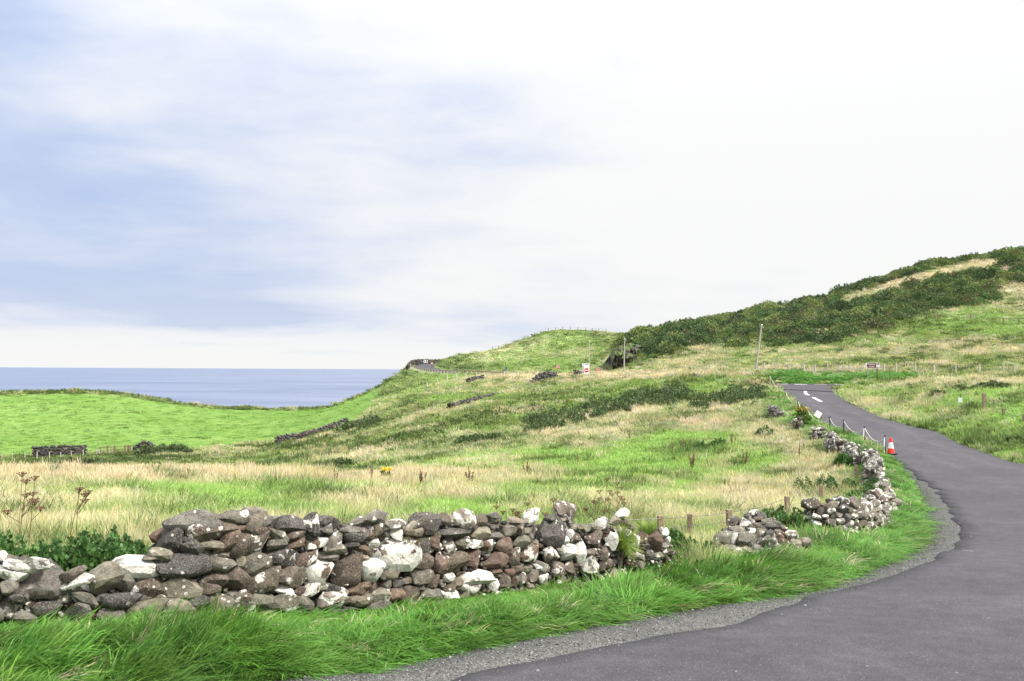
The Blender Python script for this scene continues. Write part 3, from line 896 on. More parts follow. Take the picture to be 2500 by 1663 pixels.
def stone_proto(i, sub=2, boxy=0.0):
    bm = bmesh.new()
    bmesh.ops.create_icosphere(bm, subdivisions=sub, radius=1.0)
    V = np.array([v.co[:] for v in bm.verts])
    r = np.random.default_rng(100 + i)
    if boxy:
        V = np.sign(V) * np.abs(V) ** (1 - boxy)
        V /= np.linalg.norm(V, axis=1).max() ** 0.5
    for _ in range(9):
        nrm = r.normal(size=3); nrm /= np.linalg.norm(nrm)
        c = r.uniform(0.48, 0.78)
        q = np.maximum(0, V @ nrm - c)
        V -= q[:, None] * nrm * 0.94
    for s, am in ((1.7, 0.07), (4.0, 0.03)):
        o = r.uniform(0, 50, 3)
        nz = vnoise(V[:, 0] * s + o[0], V[:, 1] * s + V[:, 2] * s * 0.7 + o[1], i) - 0.5
        V *= (1 + am * 2 * nz)[:, None]
    lo, hi = V.min(0), V.max(0)
    V = (V - (lo + hi) / 2) / ((hi - lo) / 2)
    for v, c in zip(bm.verts, V): v.co = c
    me = bpy.data.meshes.new('stone')
    bm.to_mesh(me); bm.free()
    me.polygons.foreach_set('use_smooth', np.full(len(me.polygons), True))
    me.set_sharp_from_angle(angle=math.radians(20))
    me.materials.append(M['stone'])
    return me


PROTO = [stone_proto(i, 3 if i < 8 else 2, 0.0 if i % 3 else 0.35) for i in range(18)]
PRV = []          # low versions for joined rubble
for i in range(10):
    q = stone_proto(300 + i, 1, 0.25 if i % 2 else 0)
    PRV.append((np.array([v.co[:] for v in q.vertices]), np.array([p.vertices[:] for p in q.polygons])))
    bpy.data.meshes.remove(q)

PAL = {'g': (0.112, 0.108, 0.098), 'd': (0.050, 0.049, 0.050), 'b': (0.084, 0.067, 0.056), 'r': (0.100, 0.066, 0.053), 't': (0.150, 0.137, 0.112), 'w': (0.14, 0.130, 0.115), 's': (0.18, 0.175, 0.162), 'y': (0.20, 0.17, 0.05)}


def put_stone(parent, c, size, rot, col, lich, k=None):
    o = bpy.data.objects.new('stone', PROTO[random.randrange(len(PROTO)) if k is None else k])
    COL.objects.link(o)
    o.parent = parent
    o.location = Vector(c) - parent.location
    o.rotation_euler = rot
    o.scale = tuple(s / 2 for s in size)
    j = random.uniform(0.82, 1.2)
    o.color = (col[0] * j, col[1] * j * random.uniform(0.96, 1.04), col[2] * j * random.uniform(0.92, 1.06), lich)
    return o


def joined_stones(name, parent, items):
    """items: (centre, size, rz, colour, lichen) -> one mesh"""
    Vs, Fs, Cs, b = [], [], [], 0
    for c, s, e, col, li in items:
        v, f = PRV[random.randrange(len(PRV))]
        Rm = np.array(Euler(e).to_matrix())
        vv = (v * (np.array(s) / 2)) @ Rm.T + np.array(c)
        Vs.append(vv); Fs.append(f + b); b += len(vv)
        Cs.append(np.tile(np.array((*col, li)), (len(vv), 1)))
    if not Vs: return None
    o0 = np.array(parent.location) if parent else np.zeros(3)
    me = mesh_np(name, np.concatenate(Vs) - o0, np.concatenate(Fs), True)
    me.set_sharp_from_angle(angle=math.radians(30))
    fattr(me, 'tint', 'FLOAT_COLOR', np.concatenate(Cs))
    o = link(name, me, M['rubble'], parent)
    o['kind'] = 'stuff'
    return o


wall_d = lambda px: float(np.interp(px, WPX, WD))


def wall_tan(px):
    a, b = P(px - 25, 1400, wall_d(px - 25)), P(px + 25, 1400, wall_d(px + 25))
    return math.atan2(b.y - a.y, b.x - a.x)


A_ = "20,660,110,120,0,s,.8|440,750,330,140,5,s,.75|240,790,340,120,20,s,.8|150,880,320,170,28,s,.75|-10,1050,90,230,0,w,.9|120,1060,180,180,0,g,.05|530,1010,560,400,-8,g,.08|110,1320,300,270,15,g,.5|240,1190,220,160,0,d,.05|930,890,290,110,-18,b,.02|980,990,330,140,-20,s,.75|1060,1210,320,180,22,g,.3|1330,960,300,370,-8,t,.15|1560,970,250,230,12,g,.2|1750,800,550,260,6,s,.92|1900,690,130,90,0,t,.2|1560,1240,380,180,4,d,.1|1880,1090,370,320,0,b,.45|1900,1340,400,200,-8,t,.1|1450,1440,350,230,15,g,.25|1620,1420,170,110,0,y,.0|2030,1450,220,160,0,t,.15|1830,1540,260,200,0,t,.15|2070,1540,180,180,0,t,.1|820,1170,170,170,0,g,.25|600,1360,300,200,0,d,.1|1000,1340,250,170,0,g,.25|330,1450,250,150,0,g,.1|-150,900,300,240,8,g,.3|-160,1150,280,260,0,b,.4|-170,1380,300,240,0,g,.2"
B_ = "450,220,500,260,0,g,.3|700,310,480,330,-12,b,.42|960,170,380,170,12,g,.35|1260,190,230,280,0,t,.15|1130,140,90,110,0,w,.9|1720,265,340,210,4,d,.12|1990,270,200,290,0,d,.62|2190,230,300,150,12,d,.3|2180,310,160,160,0,g,.3|1440,230,260,140,0,g,.1|1040,330,180,110,-25,r,.2|900,490,330,160,-30,r,.1|700,540,260,130,8,t,.1|1160,490,520,330,-12,b,.45|260,450,240,260,-15,d,.2|470,560,220,190,0,d,.1|390,470,130,150,0,t,.1|1330,340,190,170,0,b,.1|1560,400,240,150,25,g,.15|1540,520,190,180,0,g,.2|1780,500,240,120,-8,r,.12|1790,400,230,100,0,b,.1|2040,500,250,120,-5,r,.8|2250,480,200,240,0,g,.55|60,640,230,150,0,t,.1|370,790,620,300,5,d,.3|780,660,220,130,0,t,.2|830,780,310,160,15,g,.35|1090,740,110,170,0,t,.1|1280,760,290,300,-25,g,.3|1630,680,340,220,5,d,.5|1930,690,270,170,-12,r,.6|2190,660,200,120,0,g,.1|2050,870,310,310,8,r,.8|280,1050,420,260,12,t,.3|720,970,300,230,-15,b,.08|600,1070,300,150,0,b,.08|1000,950,330,270,-4,b,.03|1380,960,390,280,-12,b,.42|1730,930,350,250,8,b,.36|1640,1100,200,110,12,w,.8|2000,1100,210,170,0,t,.68|1830,1110,180,120,0,r,.1|2190,1070,230,100,5,g,.4|2260,1220,300,230,-12,t,.65|450,1180,160,100,-8,t,.15|690,1180,180,150,0,t,.1|960,1150,160,80,0,g,.1|540,1280,190,190,0,d,.25|300,1330,320,230,0,t,.2|880,1290,270,220,0,t,.42|1110,1240,240,270,15,b,.58|1350,1240,290,240,0,g,.2|1660,1260,340,230,4,t,.48|1900,1280,180,200,12,g,.5|2200,1390,230,90,0,g,.2|1080,1430,320,100,0,t,.1|50,1270,130,250,0,t,.1|420,1470,250,150,0,t,.1|150,1450,250,170,0,t,.15|700,1440,250,140,0,g,.2|1400,1420,250,130,0,g,.2|1700,1440,250,120,0,g,.3|1980,1450,220,120,0,d,.2"
C_ = "600,230,280,190,-18,g,.52|380,290,200,120,-12,g,.15|290,380,230,80,0,g,.15|640,390,200,160,-8,b,.6|480,440,160,160,0,b,.42|860,310,260,110,3,g,.55|880,450,170,150,15,w,.9|350,480,260,160,15,d,.05|550,560,150,160,-15,b,.65|290,580,140,130,0,d,.05|440,640,190,120,12,r,.1|90,620,220,150,0,t,.1|30,720,160,130,0,g,.2|240,870,350,380,-6,b,.05|860,700,490,390,0,b,.82|560,900,240,270,5,w,.92|450,740,110,110,0,t,.2|1080,370,180,180,0,t,.1|1250,300,380,250,12,d,.14|1440,240,180,130,0,b,.45|1690,230,350,220,8,t,.68|1930,260,170,150,0,b,.28|2110,230,180,150,0,g,.45|1600,410,400,130,4,d,.08|1340,520,180,220,8,r,.35|1200,590,150,220,0,d,.05|1540,590,110,190,0,w,.7|1670,570,180,160,0,g,.35|1880,560,220,120,18,w,.75|2060,590,120,140,-18,w,.75|1990,590,140,130,0,r,.1|2220,570,190,220,8,r,.3|1950,430,240,150,0,t,.1|2120,460,160,80,0,g,.1|1180,800,240,220,0,b,.12|1430,830,180,210,0,r,.1|1620,800,260,230,-4,b,.06|1850,770,240,240,4,r,.25|2130,770,290,190,4,r,.05|2320,720,120,180,0,b,.35|1530,990,130,110,0,w,.9|1880,1000,420,200,0,w,.85|2140,910,120,100,0,r,.3|2230,1050,140,210,0,b,.1|2300,930,110,110,0,r,.2|1340,1040,210,200,0,b,.18|1200,970,220,180,0,t,.1|1180,1100,110,100,0,g,.1|800,930,230,150,0,t,.1|750,1080,140,130,0,g,.15|560,1100,150,140,0,b,.1|470,1110,100,160,0,r,.15|350,1140,170,160,0,r,.3|200,1080,90,50,0,w,.9|40,1130,140,100,0,d,.4|90,1260,260,230,0,t,.68|430,1280,220,150,0,t,.3|670,1220,240,170,0,t,.55|870,1220,180,180,-15,r,.1|1040,1200,170,190,0,b,.15|1310,1210,270,170,0,g,.15|1550,1110,150,130,0,b,.42|1560,1220,200,150,0,w,.75|1640,1050,130,120,0,t,.1|1720,1100,80,100,0,w,.9|1840,1140,180,140,0,w,.7|1750,1230,170,140,0,t,.3|2120,1090,140,130,0,w,.85|2160,1220,170,100,0,w,.92|640,1370,270,150,0,g,.2|930,1380,180,130,0,g,.3|290,1290,80,100,0,t,.1|250,1400,200,100,0,d,.1|980,1050,150,120,0,t,.1|880,1060,120,80,0,d,.1|1900,1330,200,110,0,g,.3|1400,1340,220,120,0,g,.2|1150,1330,160,110,0,g,.2"
D_ = "420,270,250,190,0,w,.7|200,330,220,110,5,t,.1|830,200,260,250,20,b,.55|610,460,340,390,0,d,.3|1550,230,200,120,0,w,.85|1310,350,160,130,0,w,.7|1460,320,200,120,0,t,.35|1600,350,150,90,12,d,.1|270,590,230,150,0,g,.1|250,430,90,160,-25,b,.1|820,560,90,120,0,w,.95|940,540,180,160,0,b,.5|890,480,110,100,0,w,.9|1210,560,300,210,6,b,.36|1430,560,180,210,0,w,.85|160,760,160,220,0,b,.4|390,740,290,210,-8,r,.68|640,750,200,200,-4,b,.6|780,700,70,130,0,w,.9|860,730,160,210,12,w,.85|1020,710,130,280,8,w,.95|1170,720,160,100,0,t,.3|1310,750,130,150,0,b,.4|1130,880,160,200,12,w,.85|290,690,110,80,0,b,.1|230,920,150,110,0,b,.15|330,940,120,120,0,g,.15|470,920,90,90,0,w,.85|540,920,160,120,25,g,.5|720,950,180,180,0,b,.45|880,930,150,150,0,b,.45|120,990,110,110,0,r,.1|230,1050,150,170,0,w,.65|150,1090,90,120,0,r,.1|400,1020,140,150,0,t,.15|530,1060,140,150,0,w,.7|770,1090,170,110,0,b,.55|370,1150,100,110,0,t,.15|40,1100,110,220,0,b,.2|1270,880,110,140,0,b,.1|1370,870,120,120,0,b,.15|1440,1010,180,140,0,t,.15|1600,1090,110,130,0,d,.1|2080,470,180,120,18,w,.7|2120,600,110,150,0,w,.7|1960,590,190,260,0,r,.1|1800,530,120,140,0,r,.25|1730,580,60,150,0,w,.9|1690,420,110,90,25,t,.5|1590,500,160,120,0,w,.6|920,400,110,70,0,t,.2|1010,400,120,70,0,t,.15|1090,420,110,80,0,g,.2|770,370,110,80,0,g,.3|780,300,110,80,0,t,.2|880,350,80,70,0,g,.2|1170,400,120,90,0,g,.1|1270,420,110,80,0,t,.2|650,290,120,60,0,d,.1|2170,720,110,60,0,b,.4|1770,760,70,50,0,w,.9|1790,880,90,90,0,g,.3|110,440,150,120,0,t,.1|330,450,120,80,0,t,.1|380,520,90,60,0,g,.1|60,1250,60,60,0,w,.9|110,1275,60,60,0,w,.9|700,1180,130,90,0,t,.2|560,1180,120,100,0,t,.1|1900,760,130,120,0,d,.1|2020,760,110,100,0,w,.5|1850,640,110,100,0,d,.2"


def parse(s, ox, oy, sc):
    o = []
    for it in s.split('|'):
        f = it.split(',')
        x, y, ww, hh, rot = (float(v) for v in f[:5])
        o.append((ox + x / sc, oy + y / sc, ww / sc, hh / sc, rot, f[5], float(f[6])))
    return o


Z5 = 2352 / 450
ST = parse(A_, 0, 1230, Z5) + parse(B_, 380, 1230, Z5) + parse(C_, 800, 1220, Z5) + parse(D_, 1220, 1210, Z5)
wall = empty('dry_stone_wall', on_ground(760, wall_d(760) + 0.25), 'long lichen-spotted dry stone wall beside the road, broken down low at its left end', 'stone wall')
# the stones that show largest stay single, the rest join the rubble
ST.sort(key=lambda s: -s[2] * s[3])
small = []
for i, (px, py, ww, hh, rot, colk, li) in enumerate(ST):
    d = wall_d(px)
    k = d / F
    tz_ = wall_tan(px)
    fs = 1.0 / max(0.62, math.cos(tz_))
    W, H = ww * k * 1.16 * min(fs, 1.25), hh * k * 1.15
    D = min(0.42, max(0.16, 0.85 * max(min(W, H), 0.5 * max(W, H))))
    big_ = ww * hh > 1100
    prot = random.uniform(-0.05, 0.03) + (0.05 if big_ else 0.0)
    c = P(px, py, d + D * 0.5 - 0.06 - prot)
    e = (random.uniform(-0.15, 0.15), math.radians(rot), tz_ + random.uniform(-0.15, 0.15))
    if i < 285:
        put_stone(wall, c, (W, D, H), e, PAL[colk], li)
    else:
        small.append((c, (W, D, H), e, PAL[colk], li))
# little packing stones in the gaps
occ = np.array([(s[0], s[1], s[2] / 2, s[3] / 2) for s in ST])
tries = 0
while len(small) < 900 and tries < 9000:
    tries += 1
    px = random.uniform(-120, 1645); top = np.interp(px, TOPPX, TOPPY); bas = np.interp(px, BASPX, BASPY)
    py = random.uniform(top + 4, bas)
    r = random.uniform(5, 12) * 11 / wall_d(px)
    q = ((occ[:, 0] - px) / (occ[:, 2] + r * 0.15)) ** 2 + ((occ[:, 1] - py) / (occ[:, 3] + r * 0.15)) ** 2
    if q.min() < 0.80: continue
    occ = np.vstack([occ, (px, py, r * 0.8, r * 0.65)])
    d = wall_d(px); k = d / F
    c = P(px, py, d + random.uniform(0.03, 0.09))
    small.append((c, (2.2 * r * k, 1.9 * r * k, 1.7 * r * k), (random.uniform(-.5, .5), random.uniform(-.5, .5), random.uniform(0, 3)), PAL[random.choice('gtbrtgd')], random.choice((0.1, 0.15, 0.2, 0.4, 0.7))))
# back face of the wall
for _ in range(420):
    px = random.uniform(-150, 1640); top = np.interp(px, TOPPX, TOPPY); bas = np.interp(px, BASPX, BASPY)
    d = wall_d(px); k = (d + 0.6) / F
    c = P(px, random.uniform(top + 45, bas), d); nt = wall_tan(px)
    c += Vector((-math.sin(nt), math.cos(nt), 0)) * random.uniform(0.45, 0.55)
    r = random.uniform(0.07, 0.13)
    small.append((c, (r * 2, r * 1.6, r * 1.5), (0, random.uniform(-.4, .4), nt), PAL[random.choice('gtbrd')], random.choice((0.1, 0.3, 0.6))))
joined_stones('packing_stone', wall, small)
# earth and rubble heart
V = []
cols = np.arange(-150, 1641, 6.0)
for px in cols:
    d = wall_d(px); nt = wall_tan(px); nv = np.array((-math.sin(nt), math.cos(nt), 0))
    f = np.array(P(px, 1400, d))
    zt = P(px, float(np.interp(px, TOPPX, TOPPY)) + 12, d).z; zb = P(px, float(np.interp(px, BASPX, BASPY)) + 12, d).z
    prof = [(0.11, 0), (0.10, .25), (0.11, .5), (0.12, .75), (0.15, .95), (0.25, 1.0), (0.38, .97), (0.44, .7), (0.47, .35), (0.5, -0.15)]
    for a, b in prof:
        nn = 0.05 * (vnoise(np.array([px * 0.13]), np.array([b * 9.0]), 3)[0] - 0.5)
        V.append((f[0] + nv[0] * (a + nn), f[1] + nv[1] * (a + nn), zb + (zt - zb) * b + nn))
o0 = np.array(wall.location)
link('core', mesh_np('core', np.array(V) - o0, grid_faces(len(cols), 10), True), M['core'], wall)


# ------------------------------------------------------------------ other walls: generic builder
def stone_run(name, label, line, height, thick, size, pal, lich, nmax, extra='', dark=False, cat='stone wall', parts=True, zb=None):
    """line: plan points; stones packed over faces and top; a few hundred at most"""
    ln = smooth_line([(p[0], p[1], 0.0) for p in line], 0.1)
    mid = ln[len(ln) // 2]
    root = empty(name, (mid[0], mid[1], Zg(mid[0], mid[1])), label, cat)
    L = 0.1 * len(ln)
    items, core = [], []
    occ = []
    t_ = 0
    while len(items) < nmax * 1.3 and t_ < nmax * 34:
        t_ += 1
        i = random.randrange(len(ln)); s = i / len(ln)
        hh = height(s) if callable(height) else height
        f = random.random()
        face = -1 if random.random() < 0.66 else 1
        zf = random.uniform(0, 1) * hh
        r = random.uniform(*size) * (1.25 if zf > hh * 0.8 else 1.0)
        key = (i * 0.1, zf, face)
        if any(face == o[2] and (o[0] - key[0]) ** 2 / 1.4 + (o[1] - key[1]) ** 2 < ((o[3] + r) * 0.36) ** 2 for o in occ): continue
        occ.append((*key, r))
        a, b = ln[max(0, i - 3)], ln[min(len(ln) - 1, i + 3)]
        ta = math.atan2(b[1] - a[1], b[0] - a[0])
        nv = (math.sin(ta), -math.cos(ta)) if True else None
        batter = 1 - 0.35 * zf / max(hh, .01)
        offn = thick / 2 * batter * (1 if face < 0 else -1) * random.uniform(0.75, 1.05)
        if zf > hh * 0.86: offn *= random.uniform(-0.6, 1.0)
        x, y = ln[i][0] + nv[0] * offn, ln[i][1] + nv[1] * offn
        z = Zg(x, y) + zf + r * 0.1
        ck = random.choice(pal)
        items.append(((x, y, z), (r * random.uniform(1.0, 1.5), r * random.uniform(0.8, 1.1), r * random.uniform(0.65, 1.0)),
                      (random.uniform(-.25, .25), random.uniform(-.3, .3), ta + random.uniform(-.3, .3)), PAL[ck], random.choice(lich)))
    if parts:
        items.sort(key=lambda q: -q[1][0] * q[1][2])
        for c, s, e, col, li in items[:290]: put_stone(root, c, s, e, col, li)
        joined_stones('packing_stone', root, items[290:])
    else:
        o = joined_stones('stonework', root, items)
    V = []
    st = max(1, int(len(ln) / 60))
    sub = ln[::st]
    for i, p in enumerate(sub):
        a, b = sub[max(0, i - 1)], sub[min(len(sub) - 1, i + 1)]
        ta = math.atan2(b[1] - a[1], b[0] - a[0]); nv = (math.sin(ta), -math.cos(ta))
        hh = (height(i / len(sub)) if callable(height) else height) * 0.90
        endf = 0.05 if i in (0, len(sub) - 1) else 1.0
        hh *= 0.3 + 0.7 * endf
        for o_, zf in ((.40, -.25), (.38, .3), (.30, .75), (.15, 1.0), (-.15, 1.0), (-.30, .75), (-.38, .3), (-.40, -.25)):
            x, y = p[0] + nv[0] * thick * o_ * endf, p[1] + nv[1] * thick * o_ * endf
            V.append((x, y, Zg(x, y) + zf * hh))
    link('core', mesh_np('core', np.array(V) - np.array(root.location), grid_faces(len(sub), 8), True), M['core'], root)
    return root


def plan(px, py, d): p = P(px, py, d); return (p.x, p.y)


# tumbled heap between the main wall and the bend: traced stones plus fill
E_ = "660,350,130,110,30,w,.8|440,440,150,130,0,g,.35|590,480,170,90,30,w,.7|480,570,240,150,-10,t,.15|340,640,260,170,5,g,.2|430,650,100,160,15,w,.85|580,660,200,160,0,g,.4|740,580,140,110,0,t,.45|760,690,170,150,0,g,.2|700,500,150,90,0,b,.1|880,500,170,130,0,g,.45|790,450,110,80,0,g,.3|240,730,150,110,0,r,.25|1090,600,150,110,0,t,.6|1130,700,140,110,0,t,.15|1250,690,130,120,0,t,.1|950,640,110,170,0,r,.45|1000,710,100,140,0,r,.4|870,700,110,160,0,g,.5|840,800,90,120,0,w,.7|960,800,110,90,0,w,.7|900,850,100,90,0,w,.65|1010,850,60,60,0,w,.8|740,380,130,110,0,d,.3|600,400,110,90,0,d,.2|1000,530,110,90,0,t,.2|630,560,110,70,0,w,.8|500,770,140,70,0,w,.75|690,760,110,110,0,g,.4|780,800,110,100,0,g,.45|560,540,90,80,0,d,.2|840,590,100,100,0,d,.3|650,640,90,110,0,b,.3|700,420,100,80,0,b,.2|930,570,90,80,0,b,.3|820,640,90,80,0,g,.4|960,880,80,70,0,w,.6|420,540,110,90,0,g,.3|560,590,90,70,0,t,.4|660,710,90,90,0,d,.3|880,620,70,80,0,w,.5|990,600,80,90,0,r,.5|930,740,80,110,0,t,.5|780,540,80,70,0,d,.3|860,430,100,70,0,g,.4|520,450,80,80,0,d,.3|620,440,90,70,0,g,.5|340,560,110,90,0,d,.2|690,820,100,90,0,g,.3|900,910,110,90,0,g,.4|820,880,100,90,0,g,.3|380,760,160,100,0,g,.2|600,780,140,90,0,t,.2|1050,780,110,100,0,g,.2|1180,760,120,90,0,g,.2"
HD = hit(1880, 1378).y + 0.15
heap = empty('tumbled_stone_heap', on_ground(1880, HD + 0.5), 'tumbled heap of wall stones with a peaked top, right of the long wall', 'stone heap')
for px, py, ww, hh, rot, ck, li in parse(E_, 1700, 1180, 2357 / 500):
    # stones higher in the pile lie further back, following its slope
    d = HD + 0.0045 * (1370 - py) * 2.2 + 0.0018 * abs(px - 1885)
    k = d / F
    W, H = ww * k * 1.12, hh * k * 1.12
    put_stone(heap, P(px, py, d + 0.1), (W, max(0.22, 0.8 * min(W, H) + 0.06), H), (random.uniform(-.3, .3), math.radians(rot), random.uniform(-.4, .4)), PAL[ck], li)
small = []
for _ in range(260):
    x0 = random.uniform(1745, 1960); tp = np.interp(x0, [1745, 1790, 1840, 1880, 1930, 1960], [1325, 1275, 1255, 1275, 1310, 1330])
    py = random.uniform(tp + 6, 1372); d = HD + 0.08 + 0.0045 * (1370 - py) * 2.2 + 0.0018 * abs(x0 - 1885) + random.uniform(0.1, 0.7)
    r = random.uniform(0.07, 0.15)
    small.append((P(x0, py, d), (r * 1.4, r * 1.2, r), (random.uniform(-.4, .4), random.uniform(-.4, .4), random.uniform(0, 3)), PAL[random.choice('gdtgb')], random.choice((.2, .4, .5))))
joined_stones('packing_stone', heap, small)
V = []
for i in range(13):
    for j in range(13):
        x0 = 1742 + 18.5 * i; tp = np.interp(x0, [1742, 1790, 1840, 1880, 1930, 1964], [1340, 1285, 1264, 1285, 1318, 1345])
        f = j / 12
        if f < 0.6: py, d = 1385 + (tp - 1385) * f / 0.6, HD + 0.2 + 0.0099 * (1370 - 1370 - (tp - 1385) * f / 0.6) + 0.0018 * abs(x0 - 1885) + 0.12
        else: py, d = tp + (1350 - tp) * (f - 0.6) / 0.4, HD + 0.2 + 0.0099 * (1385 - tp) + 1.2 * (f - 0.6) / 0.4 + 0.2
        V.append(P(x0, py, d))
link('core', mesh_np('core', np.array([v[:] for v in V]) - np.array(heap.location), grid_faces(13, 13), True), M['core'], heap)

WL = (.25, .4, .5, .55, .65, .45)
def hplan(px, py): p = hit(px, py); return (p.x, p.y)


stone_run('stone_wall_fragment', 'short pale wall fragment on the bend, right of the tumbled heap', [hplan(1984, 1312), hplan(2040, 1318), hplan(2100, 1306), hplan(2150, 1280)], lambda s: 0.72 + 0.1 * math.sin(s * 9), 0.5, (.14, .27), 'ggtwdbt', WL, 210)
stone_run('stone_wall_fragment', 'low end of roadside wall just above the bend in lush grass', [hplan(2150, 1262), hplan(2170, 1245)], 0.45, 0.5, (.15, .30), 'gtwgt', (.4, .5, .6), 60)
stone_run('stone_wall_fragment', 'thin scatter of pale wall stones in straw grass above the bend', [hplan(2150, 1215), hplan(2158, 1200)], 0.38, 0.4, (.15, .28), 'gtw', (.4, .5, .6), 34)
stone_run('stone_wall_fragment', 'white-lichened roadside wall with flat slabs poking towards the cone', [hplan(2128, 1200), hplan(2134, 1160), hplan(2118, 1135)], lambda s: 0.75 - 0.12 * s, 0.6, (.14, .32), 'gdtwgd', (.35, .45, .52, .6), 210)
stone_run('stone_wall_fragment', 'tapering roadside wall stretch directly left of the cone', [hplan(2098, 1148), hplan(2082, 1125), hplan(2060, 1110)], lambda s: 0.62 - 0.1 * s, 0.55, (.14, .28), 'gdtwgd', (.38, .48, .56), 150)
stone_run('stone_wall_fragment', 'upright stub of roadside wall with a pale block on top', [hplan(2050, 1115), hplan(2028, 1092)], 0.72, 0.55, (.14, .30), 'gdtwgd', (.38, .48, .56), 120)
stone_run('stone_wall_fragment', 'small pale stone pile in the grass bank left of the rope posts', [hplan(1984, 1078), hplan(2006, 1074)], 0.6, 0.8, (.15, .30), 'gtwg', (.4, .5, .6), 90)
stone_run('stone_wall_fragment', 'grey stones showing through bank grass under yellow ragwort', [hplan(1940, 1052), hplan(1956, 1050)], 0.65, 0.6, (.14, .28), 'gdgt', (.3, .45, .55), 60)
stone_run('stone_wall_fragment', 'dark shaded wall face at the top of the grass bank', [hplan(1884, 1012), hplan(1902, 1030)], 0.6, 0.6, (.14, .28), 'dgdd', (.15, .3, .4), 80)
DK = (.05, .1, .15, .25, .35)
stone_run('ruined_field_wall', 'long dark ruined wall, leftmost in the valley below the green field', [plan(80, 1115, 138), plan(145, 1113, 139), plan(208, 1106, 141)], lambda s: 1.6 - 0.3 * s, 0.7, (.22, .45), 'ddddb', DK, 420, parts=False)
stone_run('ruined_field_wall', 'short dark wall stump with rushes at its foot in the valley', [plan(326, 1098, 142), plan(377, 1098, 143)], lambda s: 1.5 * math.sin(0.5 + 2.2 * s), 0.8, (.22, .45), 'ddddb', DK, 170, parts=False)
stone_run('ruined_field_wall', 'dark field wall climbing right along the lower edge of the green field', [plan(674, 1078, 152), plan(760, 1068, 156), plan(846, 1058, 162)], lambda s: 1.35 - 0.5 * s, 0.7, (.22, .45), 'ddgbg', DK, 420, parts=False)
stone_run('ruined_field_wall', 'thin dark wall remnant on the mid slope below the coast road', [plan(1097, 1001, 116), plan(1140, 988, 121), plan(1212, 970, 130)], lambda s: 0.75 - 0.45 * s, 0.6, (.18, .38), 'ddgbg', DK, 260, parts=False)
stone_run('ruined_field_wall', 'tiny dark wall scrap beside the pale gate post on the slope', [plan(1140, 955, 168), plan(1178, 945, 176)], 0.8, 0.6, (.2, .4), 'dddg', DK, 110, parts=False)
stone_run('ruined_field_wall', 'dark stone patch set in the grass bank left of the warning board', [plan(1298, 962, 136), plan(1325, 960, 138), plan(1356, 956, 140)], lambda s: 1.3 * math.sin(.6 + 2 * s), 0.9, (.2, .42), 'ddgg', DK, 190, parts=False)
stone_run('ruined_field_wall', 'few dark stones under the bank directly below the warning board', [plan(1402, 944, 138), plan(1418, 943, 138)], 0.8, 0.7, (.2, .38), 'ddgg', DK, 60, parts=False)
stone_run('headland_parapet_wall', 'grey parapet wall behind the bend of the coast road on the headland', [(-33.5, 318), (-32.5, 334), (-29, 346), (-22, 352), (-14, 355)], 1.7, 0.7, (.3, .6), 'dgbgd', (.05, .15, .3), 420, parts=False)

# ------------------------------------------------------------------ plants: source meshes for the scattered grass
def blade_mesh(name, seed, n, r, h, w, lean, droop, head=0.0, sweep=False):
    """a tuft: curved tapering blades; head > 0 puts a feathery seed head on each stem"""
    R = np.random.default_rng(seed)
    V, Fc, H, B = [], [], [], []
    for i in range(n):
        a = R.uniform(0, 2 * np.pi); q = r * np.sqrt(R.uniform())
        bx, by = q * np.cos(a), q * np.sin(a)
        hh = R.uniform(*h); ww = w * R.uniform(0.7, 1.3)
        da = R.uniform(0, 2 * np.pi) if R.uniform() < 0.5 else a + R.normal() * 0.6
        if sweep: da = R.normal() * 0.55
        ln = abs(R.normal()) * lean + q / r * lean * 0.5
        dr = droop * R.uniform(0.3, 1.4)
        fa = da + np.pi / 2 + R.normal() * 0.5
        bv = R.uniform()
        ts = (0, 0.4, 0.75, 1.0)
        ws = (1.0, 0.9, 0.6, 0.0) if not (head and i % 2 == 0) else (0.45, 0.4, head, 0.15)
        p0 = len(V)
        for t_, w_ in zip(ts, ws):
            off = hh * (ln * t_ + dr * t_ * t_)
            z = hh * (t_ - 0.55 * dr * t_ ** 3)
            cx_, cy_ = bx + np.cos(da) * off, by + np.sin(da) * off
            dx, dy = np.cos(fa) * ww * w_ / 2, np.sin(fa) * ww * w_ / 2
            V += [(cx_ - dx, cy_ - dy, z), (cx_ + dx, cy_ + dy, z)]
            H += [t_, t_]; B += [bv, bv]
        for k in range(3):
            Fc.append((p0 + 2 * k, p0 + 2 * k + 1, p0 + 2 * k + 3, p0 + 2 * k + 2))
    me = mesh_np(name, V, Fc, True)
    fattr(me, 'ht', 'FLOAT', H); fattr(me, 'bv', 'FLOAT', B)
    return me


def leafy_arrays(seed, n, vol, leaf, up=0.3, spiky=False):
    """n leaves spread through a volume; vol(R) returns (point, relative height, outward dir)"""
    R = np.random.default_rng(seed)
    V, Fc, H, B = [], [], [], []
    for i in range(n):
        p, hrel, o = vol(R)
        d = np.array(o) * 0.8 + R.normal(size=3) * 0.55 + np.array((0, 0, up))
        d /= np.linalg.norm(d) + 1e-9
        s = np.cross(d, R.normal(size=3)); s /= np.linalg.norm(s) + 1e-9
        L = leaf * R.uniform(0.6, 1.4); wd = L * (0.22 if spiky else 0.42)
        bv = R.uniform(); k = len(V)
        p = np.array(p)
        V += [p, p + d * L * 0.5 + s * wd, p + d * L, p + d * L * 0.5 - s * wd]
        Fc.append((k, k + 1, k + 2, k + 3))
        H += [hrel] * 4; B += [bv] * 4
    return np.array(V), np.array(Fc), np.array(H), np.array(B)


